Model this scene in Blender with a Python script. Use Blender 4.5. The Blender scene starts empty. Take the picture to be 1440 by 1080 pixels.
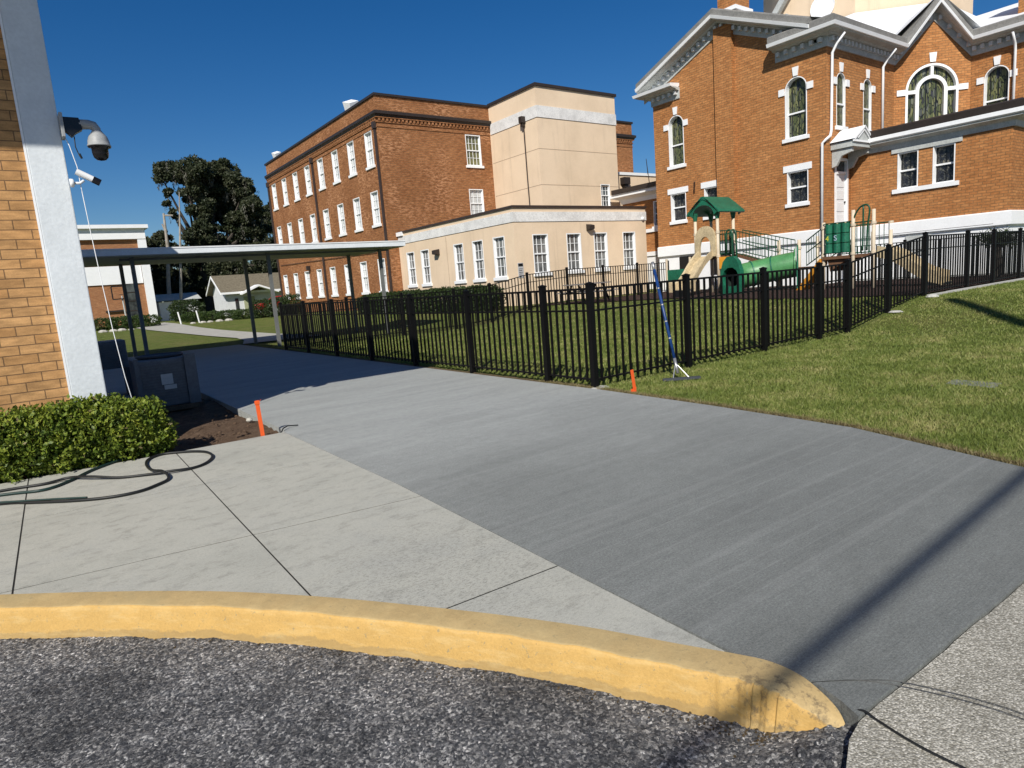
import bpy, bmesh, math, random
import numpy as np
from mathutils import Vector, Matrix
random.seed(5)
rng = np.random.default_rng(7)
R = math.radians
scene = bpy.context.scene
COL = scene.collection

# ------------------------------------------------------------------ helpers
def setp(o, label=None, cat=None, group=None, kind=None):
    if label: o['label'] = label
    if cat: o['category'] = cat
    if group: o['group'] = group
    if kind: o['kind'] = kind
    return o

def empty(name, loc, label, cat, group=None):
    o = bpy.data.objects.new(name, None)
    COL.objects.link(o)
    o.location = loc
    o.empty_display_size = .3
    return setp(o, label, cat, group)

def V(*a): return Vector(a)

class MB:
    def __init__(s):
        s.v = []; s.f = []; s.m = []; s.cur = 0
    def add(s, vs, fs):
        b = len(s.v)
        s.v += [tuple(p) for p in vs]
        for f in fs:
            s.f.append(tuple(b+i for i in f)); s.m.append(s.cur)
    def poly(s, pts): s.add(pts, [tuple(range(len(pts)))])
    def box(s, x0, x1, y0, y1, z0, z1):
        s.add([(x0,y0,z0),(x1,y0,z0),(x1,y1,z0),(x0,y1,z0),(x0,y0,z1),(x1,y0,z1),(x1,y1,z1),(x0,y1,z1)],
              [(0,3,2,1),(4,5,6,7),(0,1,5,4),(1,2,6,5),(2,3,7,6),(3,0,4,7)])
    def obox(s, c, a, b, d):
        c=Vector(c);a=Vector(a);b=Vector(b);d=Vector(d)
        P=[c-a-b-d,c+a-b-d,c+a+b-d,c-a+b-d,c-a-b+d,c+a-b+d,c+a+b+d,c-a+b+d]
        s.add(P,[(0,3,2,1),(4,5,6,7),(0,1,5,4),(1,2,6,5),(2,3,7,6),(3,0,4,7)])
    def bar(s, p, q, w, h=None):
        p=Vector(p);q=Vector(q);d=q-p
        h=h or w
        up=V(0,0,1) if abs(d.normalized().z)<.95 else V(0,1,0)
        a=d.cross(up).normalized()*w/2; b=a.cross(d).normalized()*h/2
        s.obox((p+q)/2,d/2,a,b)
    def ext(s, pts, vec):
        vec=Vector(vec); n=len(pts)
        P=[Vector(p) for p in pts]; Q=[p+vec for p in P]
        s.add(P+Q,[tuple(range(n))[::-1],tuple(range(n,2*n))]+[(i,(i+1)%n,n+(i+1)%n,n+i) for i in range(n)])
    def tube(s, pts, r, n=8, caps=True, closed=False):
        P=[Vector(p) for p in pts]; m=len(P)
        rr=r if isinstance(r,(list,tuple)) else [r]*m
        vs=[];prev=None
        for i,p in enumerate(P):
            if closed: t=(P[(i+1)%m]-P[i-1])
            else: t=(P[min(i+1,m-1)]-P[max(i-1,0)])
            t.normalize()
            if prev is None:
                a=t.cross(V(0,0,1)) if abs(t.z)<.9 else t.cross(V(1,0,0))
            else: a=prev-t*prev.dot(t)
            a.normalize(); prev=a; b=t.cross(a)
            for k in range(n):
                an=2*math.pi*k/n
                vs.append(p+(a*math.cos(an)+b*math.sin(an))*rr[i])
        fs=[]
        for i in range(m if closed else m-1):
            j=(i+1)%m
            for k in range(n):
                k2=(k+1)%n
                fs.append((i*n+k,i*n+k2,j*n+k2,j*n+k))
        if caps and not closed:
            fs.append(tuple(range(n))[::-1]); fs.append(tuple((m-1)*n+k for k in range(n)))
        s.add(vs,fs)
    def lathe(s, prof, c, n=24, axis=(0,0,1), ref=(1,0,0)):
        ax=Vector(axis).normalized(); a=Vector(ref); a=(a-ax*a.dot(ax)).normalized(); b=ax.cross(a); c=Vector(c)
        vs=[]
        for r,h in prof:
            for k in range(n):
                an=2*math.pi*k/n
                vs.append(c+ax*h+(a*math.cos(an)+b*math.sin(an))*r)
        fs=[]
        for i in range(len(prof)-1):
            for k in range(n):
                k2=(k+1)%n
                fs.append((i*n+k,i*n+k2,(i+1)*n+k2,(i+1)*n+k))
        s.add(vs,fs)
    def build(s, name, mats, parent=None, smooth=False, bevel=0, recalc=True):
        if not isinstance(mats,(list,tuple)): mats=[mats]
        off = parent.get('_wl') if parent is not None else None
        loc = wloc(parent)
        me=bpy.data.meshes.new(name)
        me.from_pydata([tuple(Vector(p)-loc) for p in s.v],[],s.f)
        for m in mats: me.materials.append(m)
        me.polygons.foreach_set('material_index',s.m)
        if recalc or bevel:
            bm=bmesh.new(); bm.from_mesh(me)
            if recalc: bmesh.ops.recalc_face_normals(bm,faces=bm.faces)
            if bevel:
                es=[e for e in bm.edges if len(e.link_faces)==2 and e.calc_face_angle(0)>.6]
                bmesh.ops.bevel(bm,geom=es,offset=bevel,segments=2,affect='EDGES',profile=.6)
            bm.to_mesh(me); bm.free()
        uvs(me, loc)
        if smooth: me.polygons.foreach_set('use_smooth',[True]*len(me.polygons))
        me.update()
        o=bpy.data.objects.new(name,me); COL.objects.link(o)
        if parent is not None: o.parent=parent
        return o

def wloc(o):
    l=Vector((0,0,0))
    while o is not None:
        l+=o.location; o=o.parent
    return l

def uvs(me, loc=Vector((0,0,0))):
    uv=me.uv_layers.new(name='UVMap').data
    vs=me.vertices
    for p in me.polygons:
        n=p.normal
        hz=math.hypot(n.x,n.y)
        if abs(n.z)>.75 or hz<1e-6:
            for li in p.loop_indices:
                c=vs[me.loops[li].vertex_index].co+loc; uv[li].uv=(c.x,c.y)
        else:
            tx,ty=-n.y/hz,n.x/hz
            for li in p.loop_indices:
                c=vs[me.loops[li].vertex_index].co+loc; uv[li].uv=(c.x*tx+c.y*ty,c.z)

def npmesh(name, verts, k, mat, parent=None, smooth=False):
    """verts (N*k,3): N separate k-gons"""
    loc=wloc(parent)
    verts=np.asarray(verts,dtype=np.float32)-np.array(loc,dtype=np.float32)
    n=len(verts)//k
    me=bpy.data.meshes.new(name)
    me.vertices.add(n*k); me.vertices.foreach_set('co',verts.ravel())
    me.loops.add(n*k); me.loops.foreach_set('vertex_index',np.arange(n*k,dtype=np.int32))
    me.polygons.add(n); me.polygons.foreach_set('loop_start',np.arange(0,n*k,k,dtype=np.int32))
    try: me.polygons.foreach_set('loop_total',np.full(n,k,dtype=np.int32))
    except Exception: pass
    me.materials.append(mat); me.update(); me.validate()
    o=bpy.data.objects.new(name,me); COL.objects.link(o)
    if parent is not None: o.parent=parent
    return o

# ------------------------------------------------------------------ materials
class N:
    def __init__(s,name):
        s.mat=bpy.data.materials.new(name); s.mat.use_nodes=True
        s.t=s.mat.node_tree; s.b=s.t.nodes['Principled BSDF']
    def n(s,typ,**k):
        x=s.t.nodes.new(typ)
        for a,b in k.items():
            if a.startswith('i_'):
                x.inputs[a[2:].replace('_',' ')].default_value=b
            else: setattr(x,a,b)
        return x
    def l(s,a,b): s.t.links.new(a,b)
    def coord(s,kind='Object',scale=None,rot=None):
        c=s.n('ShaderNodeTexCoord'); out=c.outputs[kind]
        if kind=='World': pass
        if scale or rot:
            m=s.n('ShaderNodeMapping')
            if scale: m.inputs['Scale'].default_value=scale
            if rot: m.inputs['Rotation'].default_value=rot
            s.l(out,m.inputs['Vector']); out=m.outputs['Vector']
        return out
    def pos(s,scale=None,rot=None):
        g=s.n('ShaderNodeNewGeometry'); out=g.outputs['Position']
        if scale or rot:
            m=s.n('ShaderNodeMapping')
            if rot: m.inputs['Rotation'].default_value=rot
            if scale: m.inputs['Scale'].default_value=scale
            s.l(out,m.inputs['Vector']); out=m.outputs['Vector']
        return out
    def noise(s,vec,scale,detail=4,rough=.6,out='Fac'):
        x=s.n('ShaderNodeTexNoise'); x.inputs['Scale'].default_value=scale; x.inputs['Detail'].default_value=detail; x.inputs['Roughness'].default_value=rough
        s.l(vec,x.inputs['Vector']); return x.outputs[out]
    def ramp(s,fac,stops,interp='LINEAR'):
        x=s.n('ShaderNodeValToRGB'); x.color_ramp.interpolation=interp
        e=x.color_ramp.elements
        while len(e)<len(stops): e.new(.5)
        for i,(p,c) in enumerate(stops):
            e[i].position=p; e[i].color=(*c,1) if not isinstance(c,(int,float)) else (c,c,c,1)
        s.l(fac,x.inputs['Fac']); return x.outputs['Color']
    def mix(s,fac,a,b,mode='MIX'):
        x=s.n('ShaderNodeMix',data_type='RGBA',blend_type=mode)
        for sock,val in ((x.inputs[0],fac),(x.inputs[6],a),(x.inputs[7],b)):
            if isinstance(val,(int,float)): sock.default_value=val if sock==x.inputs[0] else (val,val,val,1)
            elif isinstance(val,(tuple,list)): sock.default_value=(*val,1) if len(val)==3 else val
            else: s.l(val,sock)
        return x.outputs[2]
    def math(s,op,a,b=0.):
        x=s.n('ShaderNodeMath',operation=op)
        for sock,val in ((x.inputs[0],a),(x.inputs[1],b)):
            if isinstance(val,(int,float)): sock.default_value=val
            else: s.l(val,sock)
        return x.outputs[0]
    def base(s,c):
        if isinstance(c,(tuple,list)): s.b.inputs['Base Color'].default_value=(*c,1)
        else: s.l(c,s.b.inputs['Base Color'])
    def set(s,rough=.8,metal=0,spec=.5):
        s.b.inputs['Roughness'].default_value=rough; s.b.inputs['Metallic'].default_value=metal
        s.b.inputs['Specular IOR Level'].default_value=spec
    def bump(s,h,strength=.3,dist=.01):
        x=s.n('ShaderNodeBump'); x.inputs['Strength'].default_value=strength; x.inputs['Distance'].default_value=dist
        s.l(h,x.inputs['Height']); s.l(x.outputs['Normal'],s.b.inputs['Normal'])

def painted(name,col,rough=.6,dirt=.15,scale=2.,spec=.4,metal=0,bump=.1):
    m=N(name); p=m.pos()
    n1=m.noise(p,scale,5,.65); n2=m.noise(p,scale*9,4,.6)
    f=m.math('MULTIPLY',n1,n2)
    dark=tuple(c*(1-dirt*1.6) for c in col)
    c=m.mix(m.ramp(f,[(.12,1.),(.34,0.)]),col,dark)
    m.base(c); m.set(rough,metal,spec); m.bump(n2,bump,.004)
    return m.mat

def brick(name,c1,c2,mortar,bw,bh,ms=.01,var=.5,stain=(.6,.6,.6),off=.5,lightp=None,mrough=.85):
    m=N(name); uv=m.coord('UV')
    b=m.n('ShaderNodeTexBrick',offset=off)
    b.inputs['Scale'].default_value=1; b.inputs['Brick Width'].default_value=bw; b.inputs['Row Height'].default_value=bh
    b.inputs['Mortar Size'].default_value=ms; b.inputs['Mortar Smooth'].default_value=.2; b.inputs['Bias'].default_value=-.1
    b.inputs['Color1'].default_value=(*c1,1); b.inputs['Color2'].default_value=(*c2,1); b.inputs['Mortar'].default_value=(*mortar,1)
    m.l(uv,b.inputs['Vector'])
    n=m.noise(uv,.35,5,.6)
    c=m.mix(m.ramp(n,[(.35,0.),(.7,1.)]),b.outputs['Color'],stain,'MULTIPLY')
    # second random per brick
    vec=m.n('ShaderNodeMapping'); vec.inputs['Scale'].default_value=(1/bw*.9,1/bh,1); m.l(uv,vec.inputs['Vector'])
    wn=m.noise(vec.outputs['Vector'],1.0,2,.8)
    c=m.mix(var,c,m.mix(1.,c,m.ramp(wn,[(.3,.45),(.5,1.),(.72,1.7)]),'MULTIPLY'))
    if lightp:
        n3=m.noise(uv,.55,3,.5)
        c=m.mix(m.math('MULTIPLY',m.ramp(n3,[(.46,.08),(.66,.9)]),m.ramp(wn,[(.48,0.),(.58,1.)])),c,lightp)
    fine=m.noise(uv,60,3,.7)
    c=m.mix(.25,c,m.ramp(fine,[(.3,.5),(.7,1.5)]),'MULTIPLY')
    m.base(c); m.set(mrough,0,.25)
    h=m.math('ADD',m.math('MULTIPLY',b.outputs['Fac'],-1.),m.math('MULTIPLY',fine,.35))
    m.bump(h,.6,.006)
    return m.mat

M={}
M['trim']=painted('white_paint',(.84,.85,.85),.55,.05)
M['trimgrey']=painted('grey_trim_paint',(.50,.52,.50),.7,.2)
M['gutter']=painted('weathered_gutter',(.22,.215,.20),.7,.25)
M['darkcap']=painted('dark_bronze_metal',(.035,.026,.022),.5,.2)
M['brownpipe']=painted('brown_downspout',(.05,.035,.03),.5,.2)
M['black']=painted('black_powder_coat',(.0045,.0042,.0042),.5,.1,spec=.2)
def stucco():
    m=N('cream_stucco'); p=m.pos()
    st=m.noise(m.pos(scale=(3.,3.,.16)),1.,5,.7); bl=m.noise(p,.5,5,.65); f=m.noise(p,25,3,.7)
    c=m.ramp(bl,[(.3,(.66,.515,.36)),(.6,(.75,.59,.42))])
    c=m.mix(m.ramp(st,[(.56,0.),(.74,.38)]),c,(.42,.32,.22))
    c=m.mix(.12,c,m.ramp(f,[(.3,.6),(.7,1.3)]),'MULTIPLY')
    m.base(c); m.set(.92,0,.2); m.bump(f,.4,.004); return m.mat
M['cream']=stucco()
M['creamlt']=painted('white_stucco_band',(.76,.75,.72),.9,.2,1.6,bump=.4)
M['stuccowhite']=painted('pilaster_white_stucco',(.66,.70,.72),.85,.08,3.,bump=.8)
M['churchbrick']=brick('church_orange_brick',(.47,.215,.078),(.38,.158,.053),(.24,.135,.06),.26,.10,.011,.45,(.82,.74,.66))
M['schoolbrick']=brick('school_red_brick',(.345,.148,.056),(.27,.104,.037),(.22,.125,.065),.26,.10,.011,.5,(.75,.7,.65),lightp=(.48,.24,.12))
M['nearbrick']=brick('tan_norman_brick',(.47,.27,.115),(.41,.22,.085),(.17,.10,.05),.305,.1016,.0055,.5,(.95,.9,.85))
M['gymbrick']=brick('gym_orange_brick',(.36,.16,.07),(.30,.12,.05),(.3,.2,.12),.3,.1,.01,.4,(.9,.85,.8))
M['roofwhite']=painted('white_roof_membrane',(.74,.76,.78),.8,.12,1.)
M['green']=painted('green_plastic',(.014,.15,.082),.5,.3,1.6)
M['greenlt']=painted('light_green_plastic',(.085,.27,.10),.4,.25,3.)
M['greendark']=painted('dark_tube_lining',(.01,.02,.015),.6,.1)
M['tan']=painted('tan_plastic',(.60,.48,.29),.55,.28,1.8)
M['tanpost']=painted('tan_post',(.62,.52,.38),.5,.1)
M['orange']=painted('orange_plastic',(.75,.32,.03),.5,.1)
M['greenmetal']=painted('green_coated_metal',(.012,.07,.035),.4,.1)
M['brownwood']=painted('brown_deck',(.16,.08,.04),.8,.2)
M['dark']=painted('dark_interior',(.006,.006,.007),.6,.1)
M['greyplastic']=painted('camera_grey_plastic',(.33,.34,.34),.5,.1)
M['blackplastic']=painted('black_plastic',(.010,.010,.012),.25,.1)
M['rubber']=painted('black_rubber',(.012,.013,.013),.5,.1)
M['hosegreen']=painted('dark_green_hose',(.012,.035,.03),.45,.1)
M['stakeorange']=painted('orange_stake_paint',(.85,.12,.02),.7,.1)
M['blue']=painted('blue_handle_paint',(.012,.05,.19),.4,.3,8)
M['alu']=painted('bare_aluminium',(.5,.5,.5),.4,.2,8,metal=.7)
M['acgrey']=painted('condenser_grey_paint',(.13,.14,.16),.5,.2)
M['acdark']=painted('condenser_louver_dark',(.05,.056,.065),.6,.1)
M['sticker']=painted('white_sticker',(.5,.5,.5),.5,.1)
M['bark']=painted('tree_bark',(.075,.062,.05),.95,.4,3.,bump=1.)
M['deadwood']=painted('bleached_dead_wood',(.40,.36,.30),.95,.3,3.,bump=1.)
M['polewood']=painted('utility_pole_wood',(.16,.11,.07),.95,.3)
M['siding']=painted('pale_blue_siding',(.66,.68,.69),.7,.1)
M['shingle']=painted('brown_shingles',(.20,.17,.115),.95,.35,6.,bump=1.)
M['cargreen']=painted('pale_green_door_paint',(.34,.36,.22),.7,.1)
M['concretegrey']=painted('grey_concrete_strip',(.50,.49,.45),.9,.2)
M['stone']=painted('pale_edging_stone',(.50,.48,.42),.9,.2)
M['door']=painted('white_door_paint',(.72,.74,.75),.5,.08)
M['canopy']=painted('canopy_white_metal',(.78,.82,.84),.6,.08)
M['canopypost']=painted('canopy_grey_post',(.16,.165,.16),.6,.15)
M['soffit']=painted('canopy_soffit_metal',(.42,.42,.38),.7,.1)
M['carred']=painted('red_car_paint',(.35,.02,.02),.25,.05)
M['cover']=painted('valve_cover_concrete',(.20,.21,.20),.8,.2)
M['picnic']=painted('picnic_grey_board',(.20,.18,.17),.7,.2)

def glass(name,col,curtain=None,rough=.08):
    m=N(name); p=m.pos()
    n=m.noise(p,1.3,3,.6)
    c=m.mix(m.ramp(n,[(.35,0.),(.65,1.)]),col,curtain or tuple(x*1.6 for x in col))
    m.base(c); m.set(rough,0,.6); return m.mat
M['glassdark']=glass('window_glass_dark',(.012,.015,.018),(.08,.09,.09))
M['glasscurtain']=glass('window_glass_pale_blind',(.38,.40,.40),(.62,.63,.62),.12)
M['glassannex']=glass('window_glass_grey_blind',(.05,.055,.055),(.20,.20,.19))
M['glassgreenish']=glass('window_glass_greenish_blind',(.05,.06,.03),(.20,.19,.08))

def stained(name,cols,sx,sz):
    m=N(name); uv=m.coord('Object')
    def layer(kx,kz):
        mp=m.n('ShaderNodeMapping'); mp.inputs['Scale'].default_value=(kx,.01,kz); m.l(uv,mp.inputs['Vector'])
        v=m.n('ShaderNodeTexVoronoi',feature='DISTANCE_TO_EDGE'); v.inputs['Scale'].default_value=1; m.l(mp.outputs['Vector'],v.inputs['Vector'])
        v2=m.n('ShaderNodeTexVoronoi'); v2.inputs['Scale'].default_value=1; m.l(mp.outputs['Vector'],v2.inputs['Vector'])
        return v.outputs['Distance'],v2.outputs['Color']
    d,c=layer(sx,sz)
    sep=m.n('ShaderNodeSeparateColor'); m.l(c,sep.inputs['Color'])
    col=m.ramp(sep.outputs[0],cols)
    lead=m.ramp(d,[(.03,0.),(.09,1.)])
    x=m.n('ShaderNodeSeparateXYZ'); m.l(uv,x.inputs[0])
    w=m.math('ABSOLUTE',x.outputs[0])
    mid=m.ramp(w,[(.02,0.),(.05,1.)])
    b1=m.math('PINGPONG',x.outputs[0],.145); rim=m.ramp(b1,[(.012,0.),(.03,1.)])
    cc=m.mix(lead,(.006,.006,.006),col)
    cc=m.mix(rim,(.008,.008,.008),cc)
    m.base(cc); m.set(.3,0,.45); return m.mat
M['stained']=stained('stained_glass_green',[(.0,(.03,.04,.02)),(.3,(.12,.135,.05)),(.55,(.20,.20,.09)),(.75,(.06,.075,.03)),(.9,(.15,.16,.12)),(1.,(.03,.03,.04))],20,3.2)
M['leaded']=stained('leaded_glass_dark',[(.0,(.012,.014,.02)),(.4,(.03,.033,.04)),(.6,(.10,.10,.085)),(.75,(.02,.025,.035)),(1.,(.16,.15,.12))],14,9)

def leafmat(name,a,b,c3,trans=.25,scale=3.):
    m=N(name); p=m.pos()
    n=m.noise(p,scale,3,.7); n2=m.noise(p,scale*14,2,.7)
    f=m.math('ADD',m.math('MULTIPLY',n,.5),m.math('MULTIPLY',n2,.5))
    c=m.ramp(f,[(.34,a),(.5,b),(.66,c3)])
    m.base(c); m.set(.55,0,.35)
    try:
        tr=m.n('ShaderNodeBsdfTranslucent'); m.l(c,tr.inputs['Color'])
        ms=m.n('ShaderNodeMixShader'); ms.inputs[0].default_value=trans
        m.l(m.b.outputs[0],ms.inputs[1]); m.l(tr.outputs[0],ms.inputs[2])
        out=m.t.nodes['Material Output']; m.l(ms.outputs[0],out.inputs['Surface'])
    except Exception: pass
    return m.mat
M['hedge']=leafmat('boxwood_leaves',(.016,.038,.004),(.09,.14,.012),(.36,.38,.05),.14,5)
M['oak']=leafmat('oak_leaves',(.012,.02,.008),(.036,.048,.02),(.11,.105,.06),.15,1.1)
M['moss']=leafmat('spanish_moss',(.07,.07,.055),(.12,.115,.09),(.2,.19,.15),.2,1.)
M['bushdark']=leafmat('dark_bush_leaves',(.01,.022,.006),(.025,.045,.01),(.06,.09,.02),.2,2.)
M['bladegrass']=leafmat('grass_blades',(.085,.13,.02),(.205,.25,.055),(.43,.39,.16),.3,1.3)

def grass_ground():
    m=N('lawn_ground'); p=m.pos()
    big=m.noise(p,.45,5,.62); mid=m.noise(p,3.,5,.7); fine=m.noise(p,70,4,.75); st=m.noise(m.pos(scale=(8,60,8)),4,3,.7)
    c=m.ramp(mid,[(.3,(.07,.10,.02)),(.5,(.13,.165,.038)),(.72,(.19,.21,.065))])
    c=m.mix(m.ramp(big,[(.48,0.),(.68,.75)]),c,(.19,.175,.065))
    c=m.mix(.85,c,m.ramp(fine,[(.3,.25),(.5,.95),(.72,1.9)]),'MULTIPLY')
    m.base(c); m.set(.95,0,.1)
    m.bump(m.math('ADD',fine,st),.9,.03)
    return m.mat
M['grass']=grass_ground()

def concrete_new():
    m=N('new_broomed_concrete')
    p=m.pos(); s=m.pos(scale=(.45,2.6,1),rot=(0,0,R(3)))
    s2=m.pos(scale=(3.,170.,1),rot=(0,0,R(6))); s3=m.pos(scale=(1.6,45.,1),rot=(0,0,R(5))); s4=m.pos(scale=(.05,2.2,1),rot=(0,0,R(3.)))
    a=m.noise(s,1.,5,.6); b=m.noise(s2,1.5,4,.8); b3=m.noise(s3,1.,5,.8); big=m.noise(p,.8,5,.6); fine=m.noise(p,200,3,.8); mot=m.noise(p,11,7,.8); grain=m.noise(p,75,3,.9)
    line=m.noise(s4,1.,2,.4)
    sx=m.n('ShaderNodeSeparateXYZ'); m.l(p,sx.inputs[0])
    # darker toward the street, gradually paler along Y, broken up by broad noise
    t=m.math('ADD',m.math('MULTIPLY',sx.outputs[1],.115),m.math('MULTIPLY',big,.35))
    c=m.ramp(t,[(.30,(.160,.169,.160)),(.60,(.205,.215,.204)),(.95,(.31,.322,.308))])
    c=m.mix(.5,c,m.ramp(a,[(.3,.78),(.5,1.),(.7,1.2)]),'MULTIPLY')
    c=m.mix(.15,c,m.ramp(b3,[(.3,.7),(.5,1.),(.68,1.3)]),'MULTIPLY')
    c=m.mix(.55,c,m.ramp(b,[(.3,.7),(.5,1.),(.7,1.35)]),'MULTIPLY')
    c=m.mix(.6,c,m.ramp(fine,[(.3,.6),(.7,1.5)]),'MULTIPLY')
    c=m.mix(.6,c,m.ramp(mot,[(.3,.80),(.7,1.2)]),'MULTIPLY')
    c=m.mix(.8,c,m.ramp(grain,[(.32,.62),(.5,1.),(.68,1.42)]),'MULTIPLY')
    c=m.mix(m.ramp(line,[(.400,0.),(.412,.17),(.424,0.)]),c,(.36,.365,.35))
    c=m.mix(m.ramp(line,[(.575,0.),(.59,.16),(.605,0.)]),c,(.36,.365,.35))
    m.base(c); m.set(.88,0,.25)
    m.bump(m.math('ADD',m.math('MULTIPLY',b,1.3),m.math('MULTIPLY',fine,.6)),.6,.004)
    return m.mat
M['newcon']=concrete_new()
def concrete_old():
    m=N('old_pale_concrete'); p=m.pos()
    big=m.noise(p,.9,6,.65); mid=m.noise(m.pos(scale=(1,1.6,1)),5,6,.75); fine=m.noise(p,170,3,.75); spots=m.noise(m.pos(scale=(1,2.,1)),34,5,.85)
    c=m.ramp(big,[(.3,(.36,.36,.315)),(.5,(.43,.425,.37)),(.7,(.38,.38,.34))])
    c=m.mix(.85,c,m.ramp(mid,[(.3,.66),(.46,.95),(.5,1.),(.7,1.12)]),'MULTIPLY')
    g=m.n('ShaderNodeVectorMath',operation='DISTANCE'); m.l(p,g.inputs[0]); g.inputs[1].default_value=(1.7,3.1,0)
    near=m.ramp(g.outputs['Value'],[(.35,1.),(1.,.4)]); pit=m.noise(m.pos(scale=(1,1.8,1)),75,3,.9)
    c=m.mix(.55,c,m.ramp(pit,[(.34,.6),(.48,1.),(.7,1.12)]),'MULTIPLY')
    c=m.mix(m.math('MULTIPLY',near,m.ramp(spots,[(.50,0.),(.60,.75)])),c,(.20,.20,.175))
    c=m.mix(m.math('MULTIPLY',near,m.ramp(mid,[(.5,0.),(.66,.45)])),c,(.26,.26,.235))
    c=m.mix(.5,c,m.ramp(fine,[(.3,.72),(.7,1.28)]),'MULTIPLY')
    m.base(c); m.set(.88,0,.25); m.bump(m.math('ADD',fine,mid),.35,.004)
    return m.mat
M['oldcon']=concrete_old()
def aggregate():
    m=N('aggregate_sidewalk'); p=m.pos()
    v=m.n('ShaderNodeTexVoronoi'); v.inputs['Scale'].default_value=135; m.l(p,v.inputs['Vector'])
    sep=m.n('ShaderNodeSeparateColor'); m.l(v.outputs['Color'],sep.inputs['Color'])
    c=m.ramp(sep.outputs[0],[(0,(.22,.21,.17)),(.3,(.33,.315,.265)),(.7,(.45,.43,.365)),(1.,(.64,.61,.53))])
    big=m.noise(p,2.5,5,.6)
    c=m.mix(.7,c,m.ramp(big,[(.3,.68),(.6,1.1)]),'MULTIPLY')
    c=m.mix(m.ramp(v.outputs['Distance'],[(.45,0.),(.75,.7)]),c,(.17,.155,.12))
    m.base(c); m.set(.85,0,.3)
    m.bump(m.math('MULTIPLY',v.outputs['Distance'],-1.),.6,.006)
    return m.mat
M['aggr']=aggregate()
def asphalt():
    m=N('worn_coarse_asphalt'); p=m.pos(); w=m.noise(p,40,3,.7,'Color')
    pw=m.mix(.03,p,w,'ADD')
    v=m.n('ShaderNodeTexVoronoi'); v.inputs['Scale'].default_value=95; m.l(pw,v.inputs['Vector'])
    sep=m.n('ShaderNodeSeparateColor'); m.l(v.outputs['Color'],sep.inputs['Color'])
    cl=m.noise(p,72,6,.8); mid=m.noise(p,9,6,.75); big=m.noise(p,1.6,5,.6)
    st=m.ramp(sep.outputs[0],[(0,(.05,.052,.058)),(.35,(.12,.121,.125)),(.65,(.22,.215,.21)),(.85,(.38,.37,.35)),(1.,(.70,.68,.65))])
    c=m.mix(1.,st,m.ramp(cl,[(.34,.42),(.5,.95),(.66,1.6)]),'MULTIPLY')
    c=m.mix(1.,c,m.ramp(mid,[(.32,.55),(.5,1.),(.68,1.35)]),'MULTIPLY')
    c=m.mix(.9,c,m.ramp(big,[(.36,.6),(.55,1.15)]),'MULTIPLY')
    c=m.mix(1.,c,(.014,.017,.021),'ADD')
    m.base(c); m.set(.85,0,.25)
    h=m.math('ADD',m.math('MULTIPLY',cl,1.6),m.math('MULTIPLY',v.outputs['Distance'],-.5))
    m.bump(h,1.,.016)
    return m.mat
M['asphalt']=asphalt()
def yellow(top):
    m=N('yellow_kerb_paint_top' if top else 'yellow_kerb_paint_face'); p=m.pos()
    n=m.noise(p,7,6,.7); f=m.noise(p,90,4,.7); big=m.noise(p,2.,4,.6); chip=m.noise(p,26,5,.75)
    a=(.56,.35,.11) if not top else (.50,.36,.165)
    c=m.ramp(n,[(.3,tuple(x*.86 for x in a)),(.6,a)])
    c=m.mix(m.ramp(chip,[(.62,0.),(.66,.85)]),c,(.30,.24,.13))
    if top: c=m.mix(m.ramp(big,[(.45,0.),(.7,.4)]),c,(.44,.36,.19))
    c=m.mix(.25,c,m.ramp(f,[(.3,.6),(.7,1.3)]),'MULTIPLY')
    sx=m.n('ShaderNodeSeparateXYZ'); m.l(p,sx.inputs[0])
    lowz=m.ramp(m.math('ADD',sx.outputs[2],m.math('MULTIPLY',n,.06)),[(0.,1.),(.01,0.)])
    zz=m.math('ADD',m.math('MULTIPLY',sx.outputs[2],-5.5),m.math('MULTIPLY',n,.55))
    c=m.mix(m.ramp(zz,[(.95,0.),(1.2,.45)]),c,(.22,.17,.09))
    nick=m.noise(p,48,3,.8); c=m.mix(m.ramp(nick,[(.68,0.),(.73,.85)]),c,(.17,.13,.075))
    pale=m.noise(m.pos(scale=(1,1,5)),5,4,.7); c=m.mix(m.ramp(pale,[(.5,0.),(.7,.35)]),c,(.66,.50,.24))
    g=m.n('ShaderNodeVectorMath',operation='DISTANCE'); m.l(p,g.inputs[0]); g.inputs[1].default_value=(2.02,1.22,-.03)
    near=m.ramp(g.outputs['Value'],[(.12,1.),(.42,0.)])
    pk=m.noise(p,14,6,.8); pm=m.math('MULTIPLY',near,m.ramp(pk,[(.5,0.),(.62,1.)]))
    c=m.mix(m.math('MULTIPLY',pm,.75),c,(.13,.10,.06))
    m.base(c); m.set(.7,0,.35); m.bump(m.math('ADD',n,m.math('MULTIPLY',f,.5)),.45,.010)
    return m.mat
M['yface']=yellow(False); M['ytop']=yellow(True)
def soil(name,a,b,sc=6):
    m=N(name); p=m.pos(); n=m.noise(p,sc,7,.75); f=m.noise(p,60,4,.75)
    c=m.ramp(n,[(.3,a),(.7,b)]); c=m.mix(.7,c,m.ramp(f,[(.3,.35),(.7,1.6)]),'MULTIPLY')
    m.base(c); m.set(.95,0,.1); m.bump(m.math('ADD',n,f),1.,.04); return m.mat
M['soil']=soil('bare_soil',(.10,.062,.04),(.22,.15,.10))
M['thatch']=soil('dry_soil_edge',(.07,.048,.03),(.24,.18,.10),18)
M['mulch']=soil('rubber_mulch',(.045,.028,.024),(.085,.055,.046),3)
M['jointdark']=painted('dirty_joint_filler',(.02,.019,.017),.95,.2)
M['pathcon']=painted('garden_path_concrete',(.42,.41,.36),.9,.15)

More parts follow.
